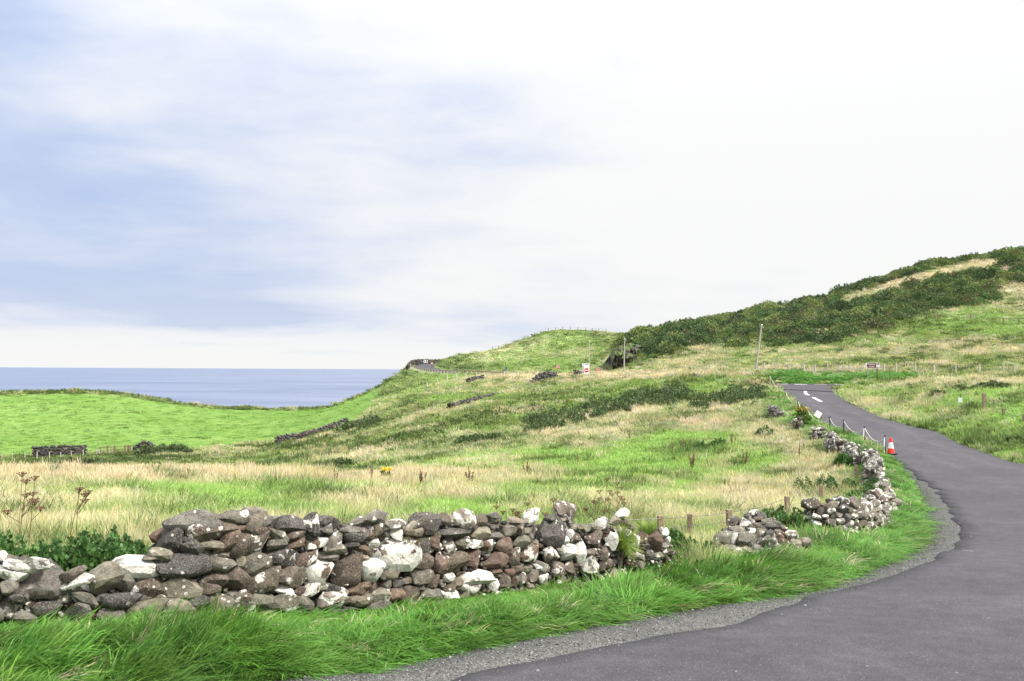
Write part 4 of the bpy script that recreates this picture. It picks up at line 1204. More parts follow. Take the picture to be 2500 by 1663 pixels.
def leafy_mesh(name, *a, **k):
    V, Fc, H, B = leafy_arrays(*a, **k)
    me = mesh_np(name, V, Fc, False)
    fattr(me, 'ht', 'FLOAT', np.clip(H, 0, 1)); fattr(me, 'bv', 'FLOAT', B)
    return me


def dome(rx, ry, h, shell=0.55):
    ph = [random.uniform(0, 6.28) for _ in range(4)]

    def f(R):
        a = R.uniform(0, 2 * np.pi); z = R.uniform() ** 0.8
        rad = np.sqrt(max(0, 1 - z * z * 0.92)) * (1 + 0.18 * np.sin(3 * a + ph[0]) + 0.12 * np.sin(5 * a + ph[1]))
        q = rad * (shell + (1 - shell) * np.sqrt(R.uniform()))
        zz = z * h * (0.85 + 0.25 * np.sin(2 * a + ph[2]))
        return (np.cos(a) * q * rx, np.sin(a) * q * ry, zz), z * q, (np.cos(a) * rad, np.sin(a) * rad, z)
    return f


def source_collection(name, meshes, mat):
    c = bpy.data.collections.new(name)
    for i, me in enumerate(meshes):
        me.materials.append(mat)
        o = bpy.data.objects.new('%s_%03d' % (name, i), me)
        c.objects.link(o)
    return c


def scatter(name, label, cat, coll, pts, rot, scl, idx, tint):
    """one object of points; every point carries one plant of the collection"""
    me = bpy.data.meshes.new(name)
    pts = np.asarray(pts, np.float32)
    me.vertices.add(len(pts)); me.vertices.foreach_set('co', pts.ravel())
    fattr(me, 'rot', 'FLOAT_VECTOR', rot); fattr(me, 'scl', 'FLOAT_VECTOR', scl)
    fattr(me, 'idx', 'INT', idx)
    fattr(me, 'tint', 'FLOAT_COLOR', np.concatenate([tint, np.ones((len(tint), 1))], -1))
    ng = bpy.data.node_groups.new(name, 'GeometryNodeTree')
    ng.interface.new_socket('Geometry', in_out='INPUT', socket_type='NodeSocketGeometry')
    ng.interface.new_socket('Geometry', in_out='OUTPUT', socket_type='NodeSocketGeometry')
    N, L = ng.nodes, ng.links
    gi, go = N.new('NodeGroupInput'), N.new('NodeGroupOutput')
    ci = N.new('GeometryNodeCollectionInfo')
    ci.inputs['Collection'].default_value = coll
    ci.inputs['Separate Children'].default_value = True
    ci.inputs['Reset Children'].default_value = True
    ip = N.new('GeometryNodeInstanceOnPoints')
    ip.inputs['Pick Instance'].default_value = True
    L.new(gi.outputs[0], ip.inputs['Points']); L.new(ci.outputs[0], ip.inputs['Instance'])
    for nm, dt, so in (('idx', 'INT', 'Instance Index'), ('rot', 'FLOAT_VECTOR', 'Rotation'), ('scl', 'FLOAT_VECTOR', 'Scale')):
        na = N.new('GeometryNodeInputNamedAttribute')
        na.data_type = dt; na.inputs['Name'].default_value = nm
        L.new(na.outputs['Attribute'], ip.inputs[so])
    L.new(ip.outputs[0], go.inputs[0])
    o = bpy.data.objects.new(name, me)
    COL.objects.link(o)
    md = o.modifiers.new('plants', 'NODES'); md.node_group = ng
    return tag(o, label, cat, kind='stuff')


# ground that is seen from somewhere near the camera (others need no grass)
slope = (GZ + 0.9) / GY
vis_max = np.maximum.accumulate(np.vstack([np.full((1, NPX), -9.0), (GZ / GY)[:-1]]), axis=0)
VIS = ((slope > vis_max - 0.004) | (GY < 60)) & (fall < 0.15)
WLINE = np.array([(*P(px, 1400, wall_d(px))[:2], 0.0) for px in range(-260, 1661, 20)])
WLINE[:, :2] += np.stack([[-math.sin(wall_tan(px)), math.cos(wall_tan(px))] for px in range(-260, 1661, 20)]) * 0.27
RGN = np.random.default_rng(11)
M['grass'] = leaf_mat('grass_blades', 0.40)
# kinds: 0 green leaf, 1 seeding straw, 2 rough dark herbage, 3 long verge grass
tm = []
for lod, (r, n_, w_) in enumerate(((0.13, 34, 0.0085), (0.34, 60, 0.026), (0.95, 90, 0.085))):
    f = (1.0, 1.05, 1.25)[lod]
    for v in range(3):
        tm.append(blade_mesh('g', 10 * lod + v, n_, r, (0.08 * f, 0.22 * f), w_ * 1.1, 0.35, 0.5))
    for v in range(3):
        tm.append(blade_mesh('s', 100 + 10 * lod + v, n_, r, (0.17 * f, 0.42 * f), w_ * 0.70, 0.24, 0.30, head=1.1))
    for v in range(3):
        tm.append(blade_mesh('d', 200 + 10 * lod + v, n_, r, (0.12 * f, 0.40 * f), w_ * 1.5, 0.3, 0.35))
    for v in range(3):
        tm.append(blade_mesh('v', 300 + 10 * lod + v, n_ - 12, r, (0.20, 0.55), w_ * (2.0 if lod == 0 else 1.5), 0.22, 0.75, sweep=True))
grass_src = source_collection('grass_source', tm, M['grass'])


def make_points(c, d0, d1, pxlo=-260, pxhi=2760):
    nu = int((pxhi - pxlo) / F / c); nv = int(math.log(d1 / d0) / c)
    uu, vv = np.meshgrid(np.arange(nu), np.arange(nv))
    u = (uu + RGN.uniform(0, 1, uu.shape)) * c + (pxlo - 1250) / F
    v = (vv + RGN.uniform(0, 1, vv.shape)) * c + math.log(d0)
    y = np.exp(v).ravel(); x = u.ravel() * y
    return x, y


P_, R_, S_, I_, T_ = [], [], [], [], []
# grass stays short where walls, posts and the cone stand
OBST = [(o.location.x, o.location.y, 1.3) for o in sc.objects if o.name.startswith(('stone_wall_fragment', 'tumbled'))]
OBST += [(*plan(px, 1300, d), r) for px, d, r in ((1985, 22.2, .7), (2030, 22.4, .7), (2080, 23.0, .8), (2120, 24.4, .7), (1800, 19.7, .9), (1860, 19.4, 1.0), (1920, 19.6, .9), (2130, 36, 1.0), (2138, 39, 1.0), (2100, 43, .9), (2070, 47, .9), (2040, 50, .9), (2172, 44, 1.2), (2161, 45.5, .9), (2109, 51, .8), (2060, 55, .8), (1998, 60, .8), (1967, 65.5, .8), (1948, 70, .8), (1917, 82, .9))]


def low_grass(x, y):
    f = np.ones(len(x))
    wd = seg_near(x, y, WLINE)[0]
    f = np.minimum(f, np.where(y < np.interp(1250 + F * x / y, WPX, WD), 0.25 + 0.75 * sstep(0.30, 1.5, wd), 1.0))
    for a, b, r in OBST:
        q = np.sqrt((x - a) ** 2 + (y - b) ** 2)
        f = np.minimum(f, 0.45 + 0.55 * sstep(r * 0.5, r * 1.1, q))
    return f


for lod, (c, d0, d1) in enumerate(((0.0046, 9.0, 32.0), (0.0052, 32.0, 88.0), (0.0056, 88.0, 352.0))):
    x, y = make_points(c, d0, d1)
    ds, dm = gsample(dist_side, x, y), gsample(dist_main, x, y)
    ok = (ds > 0.06) & (dm > np.where(y > 235, 1.4, 0.15)) & (gsample(scar, x, y) < 0.4) & (gsample(VIS.astype(float), x, y) > 0.5)
    x, y, ds = x[ok], y[ok], ds[ok]
    if lod == 0:
        wd, _, _ = seg_near(x, y, WLINE)
        ok = wd > 0.30
        x, y, ds = x[ok], y[ok], ds[ok]
    z = gsample(GZ, x, y)
    px, py = proj(x, y, z)
    s, k, l, past = cover(px, py, y, x, y)
    ok = (past < 0.5) | (RGN.uniform(size=len(x)) < 0.3)
    x, y, z, ds, px, py, s, k, l, past = (q[ok] for q in (x, y, z, ds, px, py, s, k, l, past))
    vg = gsample(verge, x, y) > RGN.uniform(0.15, 0.85, len(x))
    rnd = RGN.uniform(size=len(x))
    kind = np.where(rnd < s * 0.62, 1, np.where(rnd > 1 - k * 0.8, 2, 0))
    kind = np.where(past > 0.5, np.where(rnd < 0.03, 2, 0), kind)
    kind = np.where(vg, 3, kind)
    base = grass_col(np.where(kind == 1, np.clip(s + 0.35, 0, 1), s * 0.62), np.where(kind == 2, np.clip(k + 0.5, 0, 1), k * 0.4), l)
    base = np.where(past[:, None] > 0.5, base * C_PAST, base)
    base = np.where(vg[:, None], C_VERGE * (0.75 + 0.6 * fbm(x * 1.2, y * 1.2, 71, 3))[:, None], base)
    straw_v = vg & (RGN.uniform(size=len(x)) < 0.05)
    base = np.where(straw_v[:, None], C_STRAW * 0.75, base)
    base = base * np.where(past > 0.5, RGN.uniform(0.92, 1.1, len(x)), RGN.uniform(0.78, 1.24, len(x)))[:, None] * np.stack([RGN.uniform(0.9, 1.12, len(x)), np.ones(len(x)), RGN.uniform(0.8, 1.2, len(x))], -1)
    hs = RGN.uniform(0.7, 1.3, len(x)) * (0.75 + 0.5 * fbm(x / 3, y / 3, 5, 3))
    hs = np.where(past > 0.5, hs * 0.28, hs)
    hs = np.where(vg, (hs * sstep(0.0, 0.7, ds) * 0.6 + 0.14) * np.interp(y, [14, 26], [1, .6]), hs) * low_grass(x, y)
    tus = sstep(.58, .72, fbm(x / np.maximum(0.8, y * .022), y / np.maximum(0.9, y * .03), 66, 2)) * (past < 0.5) * (~vg)
    hs = hs * (1 + 0.5 * tus)
    rim = (y > 200) & (np.interp(px, EDGE_PX, EDGE_D) - y < 11) & (px < 960)
    hs = np.where(rim, hs * 1.9, hs)
    base = np.where((rim & (RGN.uniform(size=len(x)) < 0.55))[:, None], C_DARK * 1.3, base)
    wid = np.clip(y / (16.0, 52.0, 170.0)[lod], 0.75, 1.7) * RGN.uniform(0.85, 1.2, len(x))
    P_.append(np.stack([x, y, z - 0.015], -1))
    R_.append(np.stack([RGN.normal(0.05, 0.10, len(x)), RGN.normal(0.16, 0.10, len(x)), RGN.uniform(0, 6.28, len(x)) * 0 + RGN.uniform(-3.14, 3.14, len(x))], -1))
    S_.append(np.stack([wid, wid, hs], -1)); T_.append(base)
    I_.append(lod * 12 + kind * 3 + RGN.integers(0, 3, len(x)))
print('grass tufts', [len(a) for a in P_])
for i, (nm, lb) in enumerate((('near_grass', 'long green and straw coloured grass around the wall and near field'),
                              ('field_grass', 'mixed green and straw grass of the middle fields and road banks'),
                              ('far_grass', 'short grass over the far pasture, headland and hills'))):
    scatter(nm, lb, 'grass', grass_src, P_[i], R_[i], S_[i], I_[i], T_[i])

# extra long lush grass along the inside verge of the bend
x, y = [], []
for i in range(26000):
    k = RGN.integers(8, len(RL) - 1)
    t_ = RGN.uniform(); p = RL[k] * (1 - t_) + RL[k + 1] * t_
    tn_ = RL[k + 1] - RL[k]; tn_ /= np.linalg.norm(tn_)
    if RGN.uniform() > min(1, (16.0 / max(p[1], 8)) ** 1.3): continue
    o_ = RGN.uniform(0.10, 2.3)
    x.append(p[0] - tn_[1] * o_); y.append(p[1] + tn_[0] * o_)
x, y = np.array(x), np.array(y)
wd, _, _ = seg_near(x, y, WLINE)
ok = (wd > 0.33) & (y > 7.5)
x, y = x[ok], y[ok]
ds = gsample(dist_side, x, y); ok = ds > 0.03
x, y, ds = x[ok], y[ok], ds[ok]
z = gsample(GZ, x, y)
wn = fbm(x * 1.7, y * 1.7, 61, 3)
tint = C_VERGE * (0.28 + 1.3 * fbm(x * 1.3 + 9, y * 1.3, 73, 3))[:, None] * RGN.uniform(0.7, 1.3, len(x))[:, None] * np.stack([RGN.uniform(.85, 1.3, len(x)), np.ones(len(x)), RGN.uniform(.8, 1.2, len(x))], -1)
tint = np.where((RGN.uniform(size=len(x)) < 0.04)[:, None], C_STRAW * 0.8, tint)
hs = (0.36 + 0.74 * sstep(0.1, 0.9, ds)) * (0.25 + 1.5 * sstep(.28, .74, wn)) * RGN.uniform(0.8, 1.2, len(x)) * (1 - 0.35 * sstep(1.2, 2.3, ds))
wid = np.where(y > 30, np.clip(y / 60.0, 0.5, 1.1), np.clip(y / 15.0, 0.8, 1.3))
hs = hs * low_grass(x, y) * np.interp(y, [8.5, 10, 16, 26, 45], [.62, .64, .66, .55, .55])
# blades sweep in locks, mostly along the verge and a little over its edge
kk = np.clip(seg_near(x, y, RL)[2].astype(int), 0, len(RL) - 2)
tt = RL[kk + 1] - RL[kk]
yaw = np.arctan2(tt[:, 1], tt[:, 0]) - 0.5 * sstep(0.5, 1.2, ds) + (fbm(x * 0.8, y * 0.8, 81, 2) - 0.5) * 5.0 + RGN.normal(0, 0.35, len(x))
scatter('verge_grass', 'lush long green grass leaning over the verge on the inside of the bend', 'grass', grass_src, np.stack([x, y, z - 0.01], -1),
        np.stack([RGN.normal(0.0, 0.10, len(x)), RGN.normal(0.0, 0.10, len(x)), yaw], -1),
        np.stack([wid, wid, hs], -1), np.where(y > 30, 12, 0) + np.where((RGN.uniform(size=len(x)) < .05) & (y < 30), 3, 9) + RGN.integers(0, 3, len(x)), tint)

# loose grit on the shoulder
gm = []
for i in range(3):
    q = PRV[i]; gm.append(mesh_np('grit', q[0], q[1], False))
M['grit'], t = new_mat('loose_grit')
a = t.n('ShaderNodeAttribute', attribute_name='tint', attribute_type='INSTANCER')
out(t, t.n('ShaderNodeBsdfPrincipled', {'Base Color': a.outputs[0], 'Roughness': 0.9}).outputs[0])
grit_src = source_collection('grit_source', gm, M['grit'])
x, y = [], []
for i in range(14000):
    k = RGN.integers(8, 150); p = RL[k]; tn_ = RL[k + 1] - RL[k]; tn_ /= np.linalg.norm(tn_)
    o_ = abs(RGN.normal(0, 0.7)) + 0.02
    x.append(p[0] + tn_[1] * o_ + RGN.uniform(-.2, .2)); y.append(p[1] - tn_[0] * o_ + RGN.uniform(-.2, .2))
x, y = np.array(x), np.array(y)
td = seg_near(x, y, TLs)[0]; on_tar = inside(x, y, np.vstack([TLs, RR[::-1]]))
ok = inside(x, y, SIDE_POLY) & (~on_tar | (RGN.uniform(size=len(x)) < 0.35 * np.exp(-td / 0.25)))
x, y, on_tar = x[ok], y[ok], on_tar[ok]
gs = RGN.uniform(0.003, 0.010, len(x)) * np.where(RGN.uniform(size=len(x)) < 0.06, 2.0, 1.0)
scatter('loose_grit', 'loose grey chippings strewn over the shoulder of the bend', 'gravel', grit_src, np.stack([x, y, szf(x, y) + np.where(on_tar, 0.026, 0.0)], -1),
        RGN.uniform(0, 6, (len(x), 3)), np.stack([gs, gs, gs * 0.7], -1), RGN.integers(0, 3, len(x)), np.stack([RGN.uniform(0.04, 0.26, len(x))] * 3, -1) * np.array((1, .98, .95)))

# ------------------------------------------------------------------ gorse scrub on the hill
GL_PX = [1480, 1500, 1540, 1587, 1661, 1662, 1736, 1820, 1867, 1913, 1960, 2016, 2077, 2147, 2240, 2310, 2403, 2427, 2500, 2900]
GL_PY = [912, 905, 885, 868, 850, 838, 838, 842, 835, 846, 835, 838, 826, 800, 768, 752, 738, 722, 712, 640]
ST_PX = [2060, 2090, 2193, 2287, 2394, 2430]; ST_PY = [738, 731, 698, 670, 651, 648]
gx, gy = [], []
x, y = make_points(0.0052, 140, 250, 1440, 2760)
z = gsample(GZ, x, y); px, py = proj(x, y, z)
low = np.interp(px, GL_PX, GL_PY) + 46 * (fbm(px / 45, py / 20, 91, 4) - 0.5) + 6
nn = fbm(px / 30, py / 14, 93, 3)
strk = (np.abs(py - np.interp(px, ST_PX, ST_PY)) < 11 + 10 * (nn - 0.5)) & (px > 2050) & (px < 2450)
brown = (np.exp(-((px - 2010) / 45) ** 2 - ((py - 815) / 14) ** 2) > 0.5) | (np.exp(-((px - 2480) / 60) ** 2 - ((py - 710) / 18) ** 2) > 0.5)
ok = (py < low) & ~(strk & (nn > 0.33)) & ~brown & (nn > 0.27) & (gsample(VIS.astype(float), x, y) > 0.5) & (px > 1478) & ~((px < 1572) & (py > 846 + (px - 1478) * 0.02))
edge_thin = sstep(0, 20, low - py)
ok &= RGN.uniform(size=len(x)) < 0.35 + 0.65 * edge_thin
x, y, z, px, py = x[ok], y[ok], z[ok], px[ok], py[ok]
M['gorse_i'] = leaf_mat('gorse_spines', 0.12, 0.7, (1.7, 1.6, 1.1))
bm_ = [leafy_mesh('gorse', 500 + i, 430, dome(0.95, 0.95, 0.9, 0.5), 0.18, up=0.5, spiky=True) for i in range(5)]
gorse_src = source_collection('gorse_source', bm_, M['gorse_i'])
cg = np.array((0.078, 0.122, 0.046)) * (0.65 + 0.8 * fbm(px / 16, py / 9, 97, 3))[:, None] * RGN.uniform(0.75, 1.3, len(x))[:, None]
pn = fbm(px / 22 + 7, py / 10, 99, 2)[:, None]
cg *= np.where(pn > 0.58, np.array((1.75, 1.5, 1.3)), np.where(pn < 0.36, np.array((0.62, 0.70, 0.75)), np.array((0.95, 1.0, 1.0))))
cg = np.where((fbm(px / 14 + 3, py / 7, 101, 2) > 0.73)[:, None], np.array((0.13, 0.135, 0.065)), cg)
cg = np.where((RGN.uniform(size=len(x)) < 0.03)[:, None], np.array((0.095, 0.105, 0.05)), cg)
gs = RGN.uniform(0.45, 1.5, len(x)) * (0.45 + 1.2 * fbm(px / 25, py / 12, 98, 3))
print('gorse', len(x))
scatter('gorse_scrub', 'dense dark green gorse scrub covering the hillside on the right', 'gorse', gorse_src, np.stack([x, y, z - 0.1], -1),
        np.stack([RGN.normal(0, .12, len(x)), RGN.normal(0, .12, len(x)), RGN.uniform(0, 6.28, len(x))], -1), np.stack([gs * 1.2, gs * 1.2, gs], -1), RGN.integers(0, 5, len(x)), cg)

# ------------------------------------------------------------------ single shrubs and weeds
M['gorse'] = foliage_mat('gorse_green', (0.072, 0.115, 0.044), 0.6, 0.15, (1.7, 1.6, 1.1))
M['nettle'] = foliage_mat('nettle_green', (0.065, 0.140, 0.038), 0.45, 0.25, (1.6, 1.5, 1.1))
M['rush'] = foliage_mat('rush_green', (0.085, 0.120, 0.050), 0.4, 0.25, (1.4, 1.3, 1.0))
M['ragwort'] = foliage_mat('ragwort_leaf', (0.10, 0.16, 0.04), 0.4, 0.25)
M['yellow'] = plain('ragwort_flower', (0.70, 0.48, 0.02), 0.7, 0.15)
M['tuftbrown'] = foliage_mat('wall_tuft_brown', (0.20, 0.17, 0.055), 0.4, 0.3, (1.2, 1.15, 0.9))
M['tuftgreen'] = foliage_mat('wall_tuft_green', (0.15, 0.25, 0.045), 0.4, 0.3, (1.3, 0.95, 0.9))


def thicket(name, label, cat, spots, per, leaf, mat, spiky=False, stem=True):
    """spots: (x, y, radius, height); leaves through each lobe; one crown mesh plus stems"""
    c0 = spots[len(spots) // 2]
    root = empty(name, (c0[0], c0[1], Zg(c0[0], c0[1])), label, cat)
    o0 = np.array(root.location)
    Vs, Fs, Hs, Bs, b = [], [], [], [], 0
    mb = MB()
    for i, (x, y, r, h) in enumerate(spots):
        V, Fc, H, B = leafy_arrays(int(x * 100) % 9999 + i, int(per * (0.4 + r)), dome(r, r, h, 0.45), leaf, up=0.4, spiky=spiky)
        g = np.array((x, y, Zg(x, y) - 0.03))
        Vs.append(V + g - o0); Fs.append(Fc + b); Hs.append(H); Bs.append(B); b += len(V)
        if stem:
            for k in range(3):
                a = random.uniform(0, 6.28)
                mb.tube([Vector(g - o0) - Vector((0, 0, .05)), Vector(g - o0) + Vector((math.cos(a) * r * .3, math.sin(a) * r * .3, h * 0.5)), Vector(g - o0) + Vector((math.cos(a) * r * .55, math.sin(a) * r * .55, h * 0.8))], [.03, .02, .008], 5)
    me = mesh_np('crown', np.concatenate(Vs), np.concatenate(Fs), False)
    fattr(me, 'ht', 'FLOAT', np.clip(np.concatenate(Hs), 0, 1)); fattr(me, 'bv', 'FLOAT', np.concatenate(Bs))
    link('crown', me, mat, root)
    if stem: mb.build('stem', M['deadstem'], root)
    return root


def spots_along(line, n, r, h, wid):
    """line of (px, py) pixels on the ground -> lobes"""
    px_, py_ = [p[0] for p in line], [p[1] for p in line]
    o = []
    for i in range(n):
        t_ = (i + random.random()) / n * (len(line) - 1)
        qx, qy = np.interp(t_, range(len(line)), px_), np.interp(t_, range(len(line)), py_)
        p = hit(qx + random.gauss(0, wid * 0.6), qy + random.uniform(-wid * 0.62, wid * 0.62), 25)
        f = random.choice((0.4, 0.55, 0.8, 1.0, 1.3))
        o.append((p.x, p.y, r * f, h * f * random.uniform(0.8, 1.2)))
    return o


thicket('gorse_thicket', 'long dark gorse thicket slanting up the middle of the field', 'gorse', spots_along([(1300, 1052), (1390, 1030), (1480, 1006), (1560, 988), (1620, 980), (1672, 972)], 95, 0.95, 0.85, 22), 420, 0.17, M['gorse'], True)
thicket('gorse_thicket', 'gorse thicket at the top right of the field beside the grass bank', 'gorse', spots_along([(1700, 1000), (1730, 985), (1790, 985), (1840, 975), (1862, 965)], 52, 0.85, 0.8, 20), 420, 0.16, M['gorse'], True)
thicket('gorse_thicket', 'small low gorse patch left of and below the long thicket', 'gorse', spots_along([(1132, 1090), (1170, 1082), (1212, 1074)], 14, 0.8, 0.55, 8), 300, 0.20, M['gorse'], True)
thicket('rush_patch', 'dark rushes in the dip of the valley behind the pale grass', 'rushes', spots_along([(770, 1158), (800, 1152), (850, 1148)], 12, 0.7, 0.5, 8), 260, 0.30, M['rush'], True, False)
thicket('rush_patch', 'rush clump below the short dark wall stump', 'rushes', spots_along([(350, 1112), (400, 1108), (470, 1106)], 12, 1.2, 0.8, 5), 220, 0.40, M['rush'], True, False)
thicket('rush_patch', 'band of dark rushes at far left in the valley bottom', 'rushes', spots_along([(90, 1148), (180, 1146), (260, 1148)], 14, 1.2, 0.7, 5), 220, 0.40, M['rush'], True, False)
thicket('rush_patch', 'dark overgrown bank trailing right from the field wall', 'rushes', spots_along([(850, 1052), (880, 1046), (920, 1040)], 10, 1.3, 0.8, 4), 220, 0.40, M['rush'], True, False)
nt_sp = []
for i in range(34):
    px_ = random.uniform(-90, 385); d_ = wall_d(px_) + random.uniform(0.75, 1.6)
    p = on_ground(px_, d_)
    nt_sp.append((p.x, p.y, random.uniform(.16, .28), random.uniform(.55, .82) * (0.9 if px_ < 300 else 0.75)))
thicket('nettle_patch', 'dark green nettles growing behind the broken left end of the wall', 'nettles', nt_sp, 1300, 0.05, M['nettle'])
for lab, px_, d_, n_, r_, h_, w_ in (('dark green weeds in straw grass behind the pale wall fragment', 2030, 34.0, 10, .35, .55, .9),
                                   ('green weeds hugging the foot of the roadside wall below the cone', 2105, 31.0, 6, .3, .45, .4),
                                   ('nettles growing between the wall end and the tumbled heap', 1672, 18.9, 10, .18, .42, .5),
                                   ('leafy weeds behind the peak of the tumbled heap', 1905, 22.6, 9, .25, .5, .6),
                                   ('nettles in the verge in front of the wall end', 1640, 16.4, 7, .16, .28, .4),
                                   ('rough dark shrub on the bank above the side road near the notice', 2405, 72.0, 10, .6, .32, 2.4),
                                   ('dark weeds at the left edge of the roadside wall', 2068, 42.0, 6, .3, .5, .6)):
    sp = []
    for i in range(n_):
        p = on_ground(px_, d_); xx, yy_ = p.x + random.gauss(0, w_ * .6), p.y + random.gauss(0, w_ * .6)
        sp.append((xx, yy_, r_ * random.uniform(.7, 1.3), h_ * random.uniform(.7, 1.2)))
    thicket('weed_clump', lab, 'weeds', sp, 800, 0.055 if d_ < 40 else 0.16, M['nettle'] if px_ < 2300 else M['rush'], px_ > 2300)


def tuft_thing(label, c, r, h, mat, n=260, lean=0.3, droop=0.6, hang=False):
    me = blade_mesh('grass_tuft', int(abs(c[0]) * 1000) % 999, n, r, h, 0.009, lean, droop)
    o = link('grass_tuft', me, mat)
    o.location = c
    if hang: o.rotation_euler = (1.15, 0, wall_tan(1500))
    return tag(o, label, 'grass tuft')


tuft_thing('brown-green grass tuft growing from a gap in the wall face', P(1000, 1345, wall_d(1000) + 0.02), 0.06, (0.15, 0.30), M['tuftbrown'], 150, .35, .5)
tuft_thing('hanging green and brown grass tuft spilling down the wall face near its right end', P(1512, 1330, wall_d(1512) + 0.06), 0.10, (0.22, 0.42), M['tuftgreen'], 340, .25, .6, True)
tuft_thing('grass tuft sprouting on top of the wall near its right end', P(1580, 1302, wall_d(1580) + 0.25), 0.12, (0.15, 0.30), M['tuftgreen'], 220, .4, .5)


def dock(label, px, py, n, h, d=None):
    p = hit(px, py, 18) if d is None else on_ground(px, d)
    root = empty('dock_plant', p, label, 'dock plant', 'dead dock plants in the field')
    st, se = MB(), []
    V, Fc, b = [], [], 0
    for i in range(n):
        a = random.uniform(0, 6.28); sp = random.uniform(0.02, 0.16) * h
        tip = Vector((math.cos(a) * sp * 1.8, math.sin(a) * sp * 1.8, h * random.uniform(0.7, 1.05)))
        b0 = Vector((math.cos(a) * sp * .3, math.sin(a) * sp * .3, -0.03))
        st.tube([b0, b0.lerp(tip, .5) + Vector((0, 0, .02)), tip], [.008, .006, .004], 5)
        for k in range(46):
            q = b0.lerp(tip, random.uniform(0.35, 1.0)); s = random.uniform(.012, .028) * (h / 0.8)
            dv = Vector((random.gauss(0, 1), random.gauss(0, 1), random.gauss(.3, .6))).normalized()
            ev = dv.orthogonal().normalized()
            q = q + dv * .012
            V += [q - ev * s, q + ev * s, q + dv * s * 2]; Fc.append((b, b + 1, b + 2)); b += 3
    st.build('stem', M['deadstem'], root)
    link('seed_spike', mesh_np('seed_spike', [v[:] for v in V], Fc), M['dock'], root)


for lab, px, py, n_, h_ in (('bushy dead dock with several spikes, lower right of the green field', 1690, 1152, 7, .85), ('single dense rust-brown dock spike right of the bushy one', 1818, 1142, 4, .85), ('thin dock spike beside the roadside straw', 1952, 1130, 2, .9),
                       ('slender pair of dock stalks left of the low weeds', 1642, 1115, 2, .9), ('dock stalks amid low weeds in the upper green field', 1788, 1092, 4, .75), ('short dock group left of the upper weeds', 1665, 1107, 3, .7),
                       ('lone dark stalk in the middle of the field', 1409, 1138, 1, .8), ('dock cluster above the wall middle', 1285, 1170, 5, .75), ('thin stalk high in the field below the gorse', 1413, 1088, 1, .9),
                       ('pair of stalks high in the field right of the lone one', 1540, 1080, 2, .8), ('row of brown docks at the field crest, leftmost', 1030, 1192, 8, .6), ('brown dock pair at the field crest', 1147, 1196, 4, .75),
                       ('reddish dock clump at the dip, left of the ragwort', 905, 1180, 5, .6), ('reddish dock stalks just below the valley rushes', 818, 1182, 4, .5)):
    dock(lab, px, py, n_, h_)
for lab, px, py in (('small dark green thistle near the roadside straw', 1865, 1068), ('low thistle patch in the upper green field, left', 1715, 1102), ('low thistle patch in the upper green field, right', 1752, 1095)):
    p = hit(px, py, 20)
    thicket('thistle_plant', lab, 'thistle', [(p.x + random.gauss(0, .3), p.y + random.gauss(0, .5), .25, .45) for _ in range(4)], 200, .16, M['nettle'], True, False)


def hogweed(label, px, d, heights, spread):
    p = on_ground(px, d)
    root = empty('dead_hogweed', p, label, 'dead plant', 'dead umbel plants behind the wall')
    for i, h in enumerate(heights):
        st = MB(); a = random.uniform(0, 6.28)
        bx = Vector((random.gauss(0, spread), random.gauss(0, spread * .5), -0.02))
        tip = bx + Vector((random.gauss(0, .10) + 0.06, random.gauss(0, .08), h))
        st.tube([bx, bx.lerp(tip, .5) + Vector((random.gauss(0, .02), 0, 0)), tip], [.007, .005, .0035], 6)
        heads = [tip]
        for k in range(2):
            q = bx.lerp(tip, random.uniform(.55, .8)); e = q + Vector((random.choice((-1, 1)) * random.uniform(.08, .18), random.gauss(0, .05), random.uniform(.10, .22)))
            st.tube([q, e], [.005, .004], 5); heads.append(e)
        s = st.build('stem', M['deadstem'], root)
        for hd in heads:
            um = MB()
            for k in range(13):
                aa = k * 2.4; rr = 0.06 * math.sqrt((k + 1) / 13)
                e = hd + Vector((math.cos(aa) * rr, math.sin(aa) * rr, .055 + .015 * random.random() - rr * .2))
                um.tube([hd, e], [.0022, .0022], 3)
                um.box(e, (.014, .014, .008), Euler((random.random(), random.random(), 0)).to_matrix())
            um.build('umbel', M['dock'], s)


hogweed('dead brown hogweed at far left behind the wall', 62, 13.2, (1.25, 1.15, 1.2), .10)
hogweed('dead umbel plant leaning right, second from the left', 175, 13.6, (1.05, 1.0), .08)
hogweed('tall dead hogweed cluster behind the wall right of its middle', 1462, 19.0, (1.35, 1.2, 1.3, 1.0, 1.1, .9), .22)
hogweed('sparse thin dead stems left of the tall hogweed cluster', 1275, 17.2, (.95, .85, 1.0, .8), .28)

p = hit(944, 1185, 20)
root = empty('ragwort_plant', p, 'yellow flowering ragwort in pale grass above the wall', 'ragwort')
me = leafy_mesh('leaf', 77, 160, dome(.22, .22, .5, .3), .10); link('leaf', me, M['ragwort'], root)
fl = MB()
for k in range(36):
    a = random.uniform(0, 6.28); q = .19 * math.sqrt(random.random())
    fl.cyl((math.cos(a) * q, math.sin(a) * q, .52 + .1 * random.random()), (math.cos(a) * q, math.sin(a) * q, .56 + .1 * random.random()), .022, .03, 6)
fl.build('flower_head', M['yellow'], root)
p = hit(1958, 1038, 30)
root = empty('ragwort_plant', p, 'fading ragwort bush on the roadside bank above grey stones', 'ragwort')
me = leafy_mesh('leaf', 78, 420, dome(.5, .5, .9, .3), .16); link('leaf', me, M['ragwort'], root)
fl = MB()
for k in range(50):
    a = random.uniform(0, 6.28); q = .45 * math.sqrt(random.random()); zz = .8 + .25 * random.random()
    fl.cyl((math.cos(a) * q, math.sin(a) * q, zz), (math.cos(a) * q, math.sin(a) * q, zz + .05), .03, .04, 6)
fl.build('flower_head', plain('fading_flower', (.40, .26, .03), .8, .3), root)

